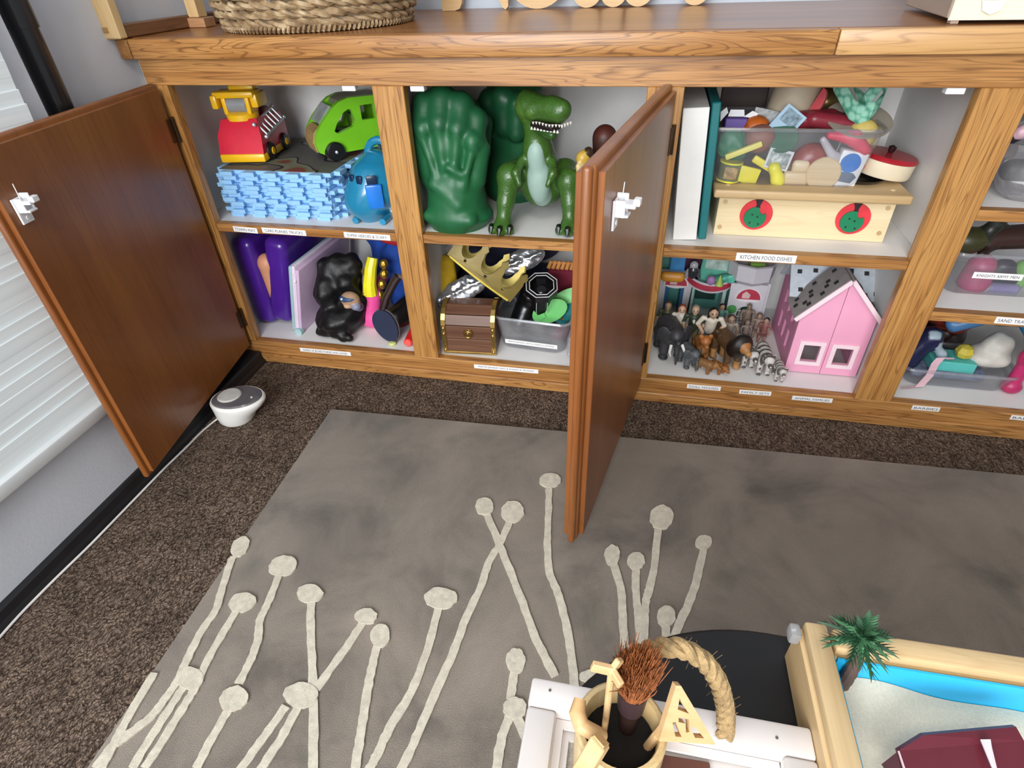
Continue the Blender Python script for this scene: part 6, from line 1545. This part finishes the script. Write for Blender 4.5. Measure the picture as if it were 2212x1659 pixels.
# white tray with grey sand
WHT = pm('white_painted_tray', 'd9d2ce', .5, var=.03, scale=20)
c1 = fz(1150, 1461, .285); c2 = fz(1752, 1572, .285); c3 = fz(1110, 1659, .285)
ax_ = (c2 - c1); ax_.z = 0; Lw = ax_.length; an = math.atan2(ax_.y, ax_.x)
t = thing('white_sand_tray', 'white wooden mini tray with a ridged frame and grey sand', 'tray', (c1.x, c1.y, TZ + .0005), Zr(math.degrees(an)))
Lh = .26; fw = .026; hz = .035
for nm, b_ in [('frame_side', (0, Lw, -fw, 0)), ('frame_side', (0, Lw, -Lh, -Lh + fw)), ('frame_side', (0, fw, -Lh + fw + .0003, -fw - .0003)), ('frame_side', (Lw - fw, Lw, -Lh + fw + .0003, -fw - .0003))]:
    MB().bounds(*b_, 0, hz, .003, 2).build(nm, WHT, t)
for k, off in enumerate((.0, .007, .013)):
    i0 = fw + off
    z_ = hz - .008 - .007 * k
    o_ = [(i0 - .0065, -Lh + i0 - .0065), (Lw - i0 + .0065, -Lh + i0 - .0065), (Lw - i0 + .0065, -i0 + .0065), (i0 - .0065, -i0 + .0065)]; h_ = [[(i0 + .0005, -Lh + i0 + .0005), (Lw - i0 - .0005, -Lh + i0 + .0005), (Lw - i0 - .0005, -i0 - .0005), (i0 + .0005, -i0 - .0005)]]
    MB().plate(o_, h_, t=.004, T=tr(0, 0, z_ - .004)).build('inner_step', WHT, t)
GSD = pm('grey_fine_sand', 'b5aba1', .9, var=.15, scale=300, bump=.6, bscale=900, spec=.1)
o_ = MB().sheet(lambda u, v: V((fw + (Lw - 2 * fw) * u, -fw - (Lh - 2 * fw) * v, .009 + .0012 * math.sin(u * 60 + v * 14) + .001 * math.sin(v * 33))), 60, 50, t=(0, 0, -.004)).build('grey_sand', GSD, t)
o_['kind'] = 'stuff'
for s in ((.018, -.010), (Lw - .03, -.014), (Lw * .72, -.018)): MB().disc((s[0], s[1], hz + .0002), (0, 0, 1), .0013, .0008, 8).build('nail_head', pm('dark_nail', '5a5654', .5), t)
TT = tr(c1.x, c1.y, 0) @ Matrix.Rotation(an, 4, 'Z')
def ontray(u, v, z): return fz(u, v, z)
# small brown plank and comb rake lying in the sand
pz = TZ + .0005 + .0115
q = fz(1452, 1650, pz)
tag(MB().box((0, 0, .003), (.062, .020, .006), .001, 1).build('brown_wood_block', pm('red_brown_wood', '5f3528', .6, var=.15), loc=(q.x, q.y - .006, pz), rot=Zr(math.degrees(an) + 2)), 'flat red brown wood block lying in the grey sand', 'wood block')
# bamboo cup
BAM = wood('pale_bamboo', 'z', 'a5824f', 'c7a976', 'd6bd8c', across=18, seed=51, rough=.45, line=.15, pore=.2)
cz = TZ + .0115
q = fz(1342, 1568, .342)
cup = thing('bamboo_cup', 'pale bamboo cup full of small tools standing in the white tray', 'cup', (q.x, q.y, cz))
CH = .342 - cz; CR = .0355
MB().lathe([(0, 0), (CR - .002, 0), (CR, .003), (CR, CH - .002), (CR - .002, CH), (CR - .0055, CH), (CR - .0065, CH - .003), (CR - .0065, .006), (0, .006)], 40).build('cup_wall', BAM, cup)
MB().lathe([(0, .0065), (CR - .0068, .0065), (CR - .0068, CH - .026), (0, CH - .0265)], 30).build('dark_cup_inside', pm('near_black_inside', '0f0c0b', .9, bump=.5), cup)  # solid near-black plug standing for the cup's dark inside
CC = V((q.x, q.y, cz))
def tool(name, label, loc=None, cat='tool'): return thing(name, label, cat, loc)
PALE = wood('pale_tool_wood', 'x', 'a9834f', 'c9a270', 'd6b384', across=40, seed=61, rough=.5, line=.12, pore=.15)
# brush with orange bristles
b0 = CC + V((.006, .010, .022)); tip = fz(1381, 1418, .418)
hd_ = b0.lerp(tip, .50)
t = thing('soft_brush', 'small brush with rust orange bristles standing in the bamboo cup', 'brush', b0)
MB().tube([(0, 0, 0), tuple(hd_ - b0)], [.006, .008], 12).build('handle', pm('dark_walnut_handle', '2d1c18', .4), t)
d_ = (tip - hd_).normalized()
MB().tube([tuple(hd_ - b0 - d_ * .002), tuple(hd_ - b0 + d_ * .022)], [.0105, .0118], 18).build('ferrule', pm('dark_ferrule', '3a2a2c', .4), t)
br_ = MB(); base = hd_ - b0 + d_ * .022; Lb = (tip - hd_).length - .022 + .002
u1 = d_.orthogonal().normalized(); u2 = d_.cross(u1)
for i in range(900):
    r_ = math.sqrt(random.random()); a = random.uniform(0, 2 * math.pi)
    o1 = (u1 * math.cos(a) + u2 * math.sin(a))
    p0 = base + o1 * r_ * .0110; L_ = Lb * random.uniform(.75, 1.05) * (1 - .22 * r_ * r_)
    sp = o1 * r_ * random.uniform(.002, .010) + V((random.uniform(-.004, .004), random.uniform(-.004, .004), 0))
    br_.tube([p0, p0 + d_ * L_ * .55 + sp * .6, p0 + d_ * L_ + sp * .9 + V((random.uniform(-.005, .005),) * 3)], [.0006, .0005, .0002], 4, cap=False)
bo = br_.build('bristles', pm('rust_orange_bristle', '96582f', .6, var=.35, scale=200), t); bo['kind'] = 'stuff'
# three-way wooden rake
def wp(u, v, z): return fz(u, v, z)
h0 = CC + V((-.012, .0, .024)); h1 = wp(1322, 1448, .412)
t = tool('wooden_rake', 'wooden stick with a three way head standing at the left in the cup', h0)
MB().tube([(0, 0, 0), tuple(h1 - h0)], [.0022, .0030], 10).build('handle', PALE, t)
for (u, v, z, w_) in [(1278, 1438, .415, .0050), (1340, 1424, .420, .0035), (1342, 1482, .410, .0045)]:
    e = wp(u, v, z); dd = (e - h1); L_ = dd.length
    M_ = tr(h1 - h0) @ dd.to_track_quat('X', 'Z').to_matrix().to_4x4()
    MB(M_).bounds(-.002, L_, -.0022, .0022, -w_, w_, .0008, 1).build('head_bar', PALE, t)
# curved wooden hook
t = tool('wooden_hook', 'curved pale wooden hook resting on the left rim of the cup', CC)
pts = [wp(1253, 1510, .365), wp(1247, 1540, .362), wp(1256, 1568, .360), wp(1282, 1582, .356), wp(1300, 1590, .348)]
MB().tube([tuple(p_ - CC) for p_ in pts], [.0045, .0065, .0065, .0060, .0055], 12).build('hook', PALE, t)
# square stick at the front
q0 = wp(1295, 1605, .372); q1 = CC + V((-.014, -.036, CH - .035))
t = tool('square_stick', 'square pale wooden stick leaning on the near side of the cup', q0)
dd = wp(1262, 1660, .352) - q0
M_ = dd.to_track_quat('X', 'Z').to_matrix().to_4x4()
MB(M_).bounds(-.002, dd.length + .012, -.0065, .0065, -.0045, .0045, .001, 1).build('stick', PALE, t)
MB(M_).bounds(-.0035, -.0022, -.005, .005, -.0035, .0035).build('end_grain', wood('stick_end', 'z', 'a57e48', 'c49c66', 'd2ac78', seed=5), t)
# triangle stamp with cut-outs
za = .372
A_t, B_t, C_t = wp(1458, 1472, .392), wp(1416, 1590, .362), wp(1538, 1598, .350)
t = tool('wooden_triangle', 'wooden triangle stamp with cut out shapes leaning on the cup', B_t, 'stamp')
ex = (C_t - B_t); Lx = ex.length; ex.normalize()
ay = (A_t - B_t); ey = (ay - ex * ay.dot(ex)); Ly = ey.length; ey.normalize(); ez = ex.cross(ey)
Mt = Matrix(((ex.x, ey.x, ez.x, 0), (ex.y, ey.y, ez.y, 0), (ex.z, ey.z, ez.z, 0), (0, 0, 0, 1)))
xa_ = ay.dot(ex)
def tri(u, v): return (u * Lx * (1 - v) + v * xa_ + 0, v * Ly)
outl = [(0, 0), (Lx, 0), (xa_ + .002, Ly), (xa_ - .002, Ly)]
hs = [[tri(.28, .10), tri(.40, .10), tri(.26, .36), tri(.18, .34)], [tri(.66, .10), tri(.84, .10), tri(.76, .26), tri(.62, .30)], [tri(.50, .18), tri(.58, .20), tri(.66, .42), tri(.34, .44), tri(.34, .36), tri(.52, .34)], [tri(.30, .58), tri(.72, .52), tri(.60, .64), tri(.42, .78)]]
MB(Mt).plate(outl, hs, t=.006).build('triangle', PALE, t)
hb = B_t.lerp(A_t, .35) + ex * .006
MB().tube([tuple(B_t.lerp(A_t, .30) + ex * .008 - ez * .002 - B_t), tuple(CC + V((.018, 0, .03)) - B_t)], [.0040, .0035], 8).build('handle', PALE, t)
# rope handle
ROPE = pm('jute_rope', 'a58a60', .9, var=.3, scale=160, bump=.6, bscale=500)
t = thing('rope_handle', 'thick twisted jute rope arching over the white tray', 'rope', fz(1560, 1590, .288))
og = V(t.location)
cl_ = [fz(1388, 1412, .380), fz(1420, 1398, .392), fz(1470, 1398, .398), fz(1520, 1425, .390), fz(1552, 1470, .366), fz(1566, 1520, .332), fz(1568, 1560, .306), fz(1566, 1588, .293)]
cr = []
for i in range(len(cl_) - 1):
    for k in range(10): cr.append(cl_[i].lerp(cl_[i + 1], k / 10))
cr.append(cl_[-1])
for _ in range(8): cr = [cr[0]] + [(cr[i - 1] + 2 * cr[i] + cr[i + 1]) / 4 for i in range(1, len(cr) - 1)] + [cr[-1]]
for s in range(3):
    pts = []; s_ = 0
    for i, p_ in enumerate(cr):
        tg_ = (cr[min(i + 1, len(cr) - 1)] - cr[max(i - 1, 0)]).normalized()
        if i: s_ += (cr[i] - cr[i - 1]).length
        a1_ = tg_.cross(V((0, 0, 1))).normalized() if abs(tg_.z) < .98 else V((1, 0, 0)); a2_ = tg_.cross(a1_)
        an_ = s_ * 190 + 2 * math.pi * s / 3
        pts.append(p_ + (a1_ * math.cos(an_) + a2_ * math.sin(an_)) * .0040 - og)
    MB().tube([tuple(p_) for p_ in pts], .0041, 8).build('strand', ROPE, t)
fz_ = MB()
for i in range(260):
    p_ = random.choice(cr); d = V((random.gauss(0, 1), random.gauss(0, 1), random.gauss(0, 1))).normalized()
    fz_.tube([p_ + d * .0065 - og, p_ + d * random.uniform(.0072, .0095) + V((random.uniform(-.004, .004),) * 3) - og], .00009, 3, cap=False)
f_ = fz_.build('loose_fibres', ROPE, t); f_['kind'] = 'stuff'
# sand tray with blue inside
PWD = wood('natural_pine_tray', 'y', 'a98253', 'c8a777', 'd6ba8c', across=22, seed=71, rough=.5, line=.2, pore=.15)
PWX = wood('natural_pine_rail', 'x', 'a98253', 'c8a777', 'd6ba8c', across=22, seed=73, rough=.5, line=.2, pore=.15)
ZR = .315
s1 = fz(1730, 1339, ZR); s2 = fz(2212, 1411, ZR); s3 = fz(1763, 1659, ZR)
an2 = math.atan2(s2.y - s1.y, s2.x - s1.x)
t = thing('wooden_sand_tray', 'pale wooden sand tray with a sky blue inside', 'tray', (s1.x, s1.y, TZ + .0005), Zr(math.degrees(an2)))
H_ = ZR - TZ - .0005; Wd, Dp, fw2 = .40, .30, .026
def rail(nm, b_, m__):
    x0, x1, y0, y1 = b_
    MB().bounds(x0, x1, y0, y1, 0, H_ - .012, .002, 1).bounds(x0 + (.003 if x1 - x0 < .1 else 0), x1 - (.003 if x1 - x0 < .1 else 0), y0 + (.003 if y1 - y0 < .1 else 0), y1 - (.003 if y1 - y0 < .1 else 0), H_ - .0125, H_, .003, 2).build(nm, m__, t)
rail('side_rail', (0, fw2, -Dp, 0), PWD); rail('side_rail', (Wd - fw2, Wd, -Dp, 0), PWD)
rail('end_rail', (fw2 + .0004, Wd - fw2 - .0004, -fw2, 0), PWX); rail('end_rail', (fw2 + .0004, Wd - fw2 - .0004, -Dp, -Dp + fw2), PWX)
MB().bounds(-.0105, -.0003, -.016, -.002, H_ - .018, H_ - .002, .003, 2).build('corner_bumper', clear('clear_bumper', (.75, .75, .75), .5, (.5, .5, .5)), t)
BLU = pm('sky_blue_lining', '22b2e6', .45, var=.04)
ln = MB(); i0 = fw2
ln.bounds(i0 + .0002, i0 + .0006, -Dp + i0, -i0, .004, H_ - .010); ln.bounds(Wd - i0 - .0024, Wd - i0 - .0004, -Dp + i0, -i0, .004, H_ - .010)
ln.bounds(i0 + .0028, Wd - i0 - .0028, -i0 - .0024, -i0 - .0004, .004, H_ - .010); ln.bounds(i0 + .0028, Wd - i0 - .0028, -Dp + i0 + .0004, -Dp + i0 + .0024, .004, H_ - .010)
ln.bounds(i0 + .0004, Wd - i0 - .0004, -Dp + i0 + .0004, -i0 - .0004, .0005, .0035)
ln.build('blue_lining', BLU, t)
SND = pm('fine_pale_sand', 'd9d0bc', .92, var=.06, scale=400, bump=.35, bscale=1200, spec=.1)
def sandz(u, v):
    return .020 + .007 * math.sin(u * 7 + 1.2) * math.cos(v * 6) - .010 * v + .004 * math.sin(u * 17 + v * 9) + .003 * math.sin(u * 5 - v * 21)
o_ = MB().sheet(lambda u, v: V((i0 + .003 + (Wd - 2 * i0 - .006) * u, -i0 - .003 - (Dp - 2 * i0 - .006) * v, sandz(u, v))), 70, 60, t=(0, 0, -.008)).build('pale_sand', SND, t)
o_['kind'] = 'stuff'
TS = tr(s1.x, s1.y, TZ + .0005) @ Matrix.Rotation(an2, 4, 'Z')
# palm tree
q = fz(1818, 1478, TZ + .028)
pt = thing('toy_palm_tree', 'small plastic palm tree leaning in the corner of the sand tray', 'toy tree', (q.x, q.y, TZ + .022))
topc = fz(1860, 1378, TZ + .098) - V((q.x, q.y, TZ + .022))
tk = []
for i in range(16):
    f = i / 15; tk.append((V((0, 0, 0)).lerp(topc, f) + V((.004 * math.sin(f * 3.1), 0, 0))))
MB().tube([tuple(p_) for p_ in tk], [.0062 - .0022 * i / 15 + (.0005 if i % 2 else -.0003) for i in range(16)], 10).build('trunk', pm('brown_palm_trunk', '5a463e', .7, var=.2), pt)
PLM = pm('dark_green_palm_leaf', '2c5638', .5, var=.25, scale=60); PL2 = pm('mid_green_palm_leaf', '4c7a55', .5, var=.2, scale=60)
for i in range(26):
    a = i * 2.399; el_ = math.radians(random.choice((68, 42, 20, 2)) + random.uniform(-8, 8)); L_ = random.uniform(.024, .033)
    dr = V((math.cos(a) * math.cos(el_), math.sin(a) * math.cos(el_), math.sin(el_)))
    side = dr.cross(V((0, 0, 1))).normalized()
    nrm = side.cross(dr)
    mb = MB()
    for j in range(7):
        f = j / 6; c_ = topc + dr * L_ * f * .75 + V((0, 0, -.012 * f * f))
        for s in (-1, 0, 1) if j == 6 else (-1, 1):
            e_ = c_ + (dr * .011 + side * s * .0070 * (1 - .4 * f)) - V((0, 0, .003))
            w_ = .0036
            mb.add([c_ - dr * w_ + nrm * .0003, c_ + dr * w_ + nrm * .0003, e_, c_ - nrm * .0006], [(0, 1, 2), (1, 0, 3), (1, 3, 2), (3, 0, 2)])
    mb.tube([topc, topc + dr * L_ * .4 + V((0, 0, -.002)), topc + dr * L_ * .75 + V((0, 0, -.012))], [.0012, .001, .0005], 5)
    mb.build('palm_leaf', PLM if i % 3 else PL2, pt, ang=0)
# maroon card house lying in the sand
MAR = pm('maroon_plastic', '5c1c28', .35, var=.06, coat=.15); MAR2 = pm('dark_maroon_plastic', '431620', .4, var=.06)
mz = TZ + .046
m0 = fz(1960, 1625, mz); m1 = fz(2200, 1572, mz + .014); m2 = fz(2130, 1660, mz); 
t = thing('maroon_toy_house', 'folded maroon plastic roof lying in the sand tray', 'toy house', (m0.x, m0.y, TZ + .034))
def P_(u, v, dz): return fz(u, v, TZ + .034 + dz) - V((m0.x, m0.y, TZ + .034))
def slab(pts, th, nm, m__):
    a_, b__, c_ = V(pts[0]), V(pts[1]), V(pts[2]); nrm = (b__ - a_).cross(c_ - a_).normalized()
    if nrm.z < 0: nrm = -nrm
    vs = [V(p_) for p_ in pts] + [V(p_) - nrm * th for p_ in pts]; k = len(pts)
    return MB().add(vs, [tuple(range(k)), tuple(range(k, 2 * k))[::-1]] + [(i, (i + 1) % k, (i + 1) % k + k, i + k) for i in range(k)]).build(nm, m__, t, ang=0)
slab([P_(1982, 1596, .020), P_(1995, 1588, .022), P_(2195, 1570, .026), P_(2212, 1600, .024), P_(2240, 1680, .020), P_(2150, 1720, .014), P_(1960, 1690, .010), P_(1940, 1622, .014)], .004, 'roof_panel', MAR)
slab([P_(1938, 1624, .012), P_(1958, 1684, .008), P_(1950, 1720, .004), P_(1905, 1650, .006)], .003, 'side_panel', MAR2)
slab([P_(2118, 1597, .0275), P_(2140, 1597, .0285), P_(2143, 1615, .0275), P_(2155, 1665, .0265), P_(2146, 1665, .0265)], .0012, 'white_strip', pm('white_tape_strip', 'd6ccd0', .5))
slab([P_(1940, 1622, .0152), P_(1943, 1622, .0152), P_(1966, 1690, .0112), P_(1961, 1690, .0112)], .0012, 'edge_line', pm('pale_pink_edge', 'd8b8bc', .5))
# ------------------------------------------------------------------ lettering becomes real flat letters
bpy.context.view_layer.update()
dg = bpy.context.evaluated_depsgraph_get()
for o, parent, c, w, h, color, T in TEXTS:
    me = bpy.data.meshes.new_from_object(o.evaluated_get(dg))
    co = np.array([v.co[:] for v in me.vertices])
    if len(co):
        lo, hi = co.min(0), co.max(0)
        cen = (lo + hi) / 2; sx = w / max(hi[0] - lo[0], 1e-6); sy = h / max(hi[1] - lo[1], 1e-6)
        M_ = T or Matrix.Identity(4)
        for v in me.vertices:
            v.co = M_ @ (c + V(((v.co.x - cen[0]) * sx, 0.0, (v.co.y - cen[1]) * sy)))
    me.materials.clear(); me.materials.append(pm('print_' + color, color, 0.6, var=0.05))
    t = bpy.data.objects.new('lettering', me); COL.objects.link(t); t.parent = parent
    bpy.data.objects.remove(o)
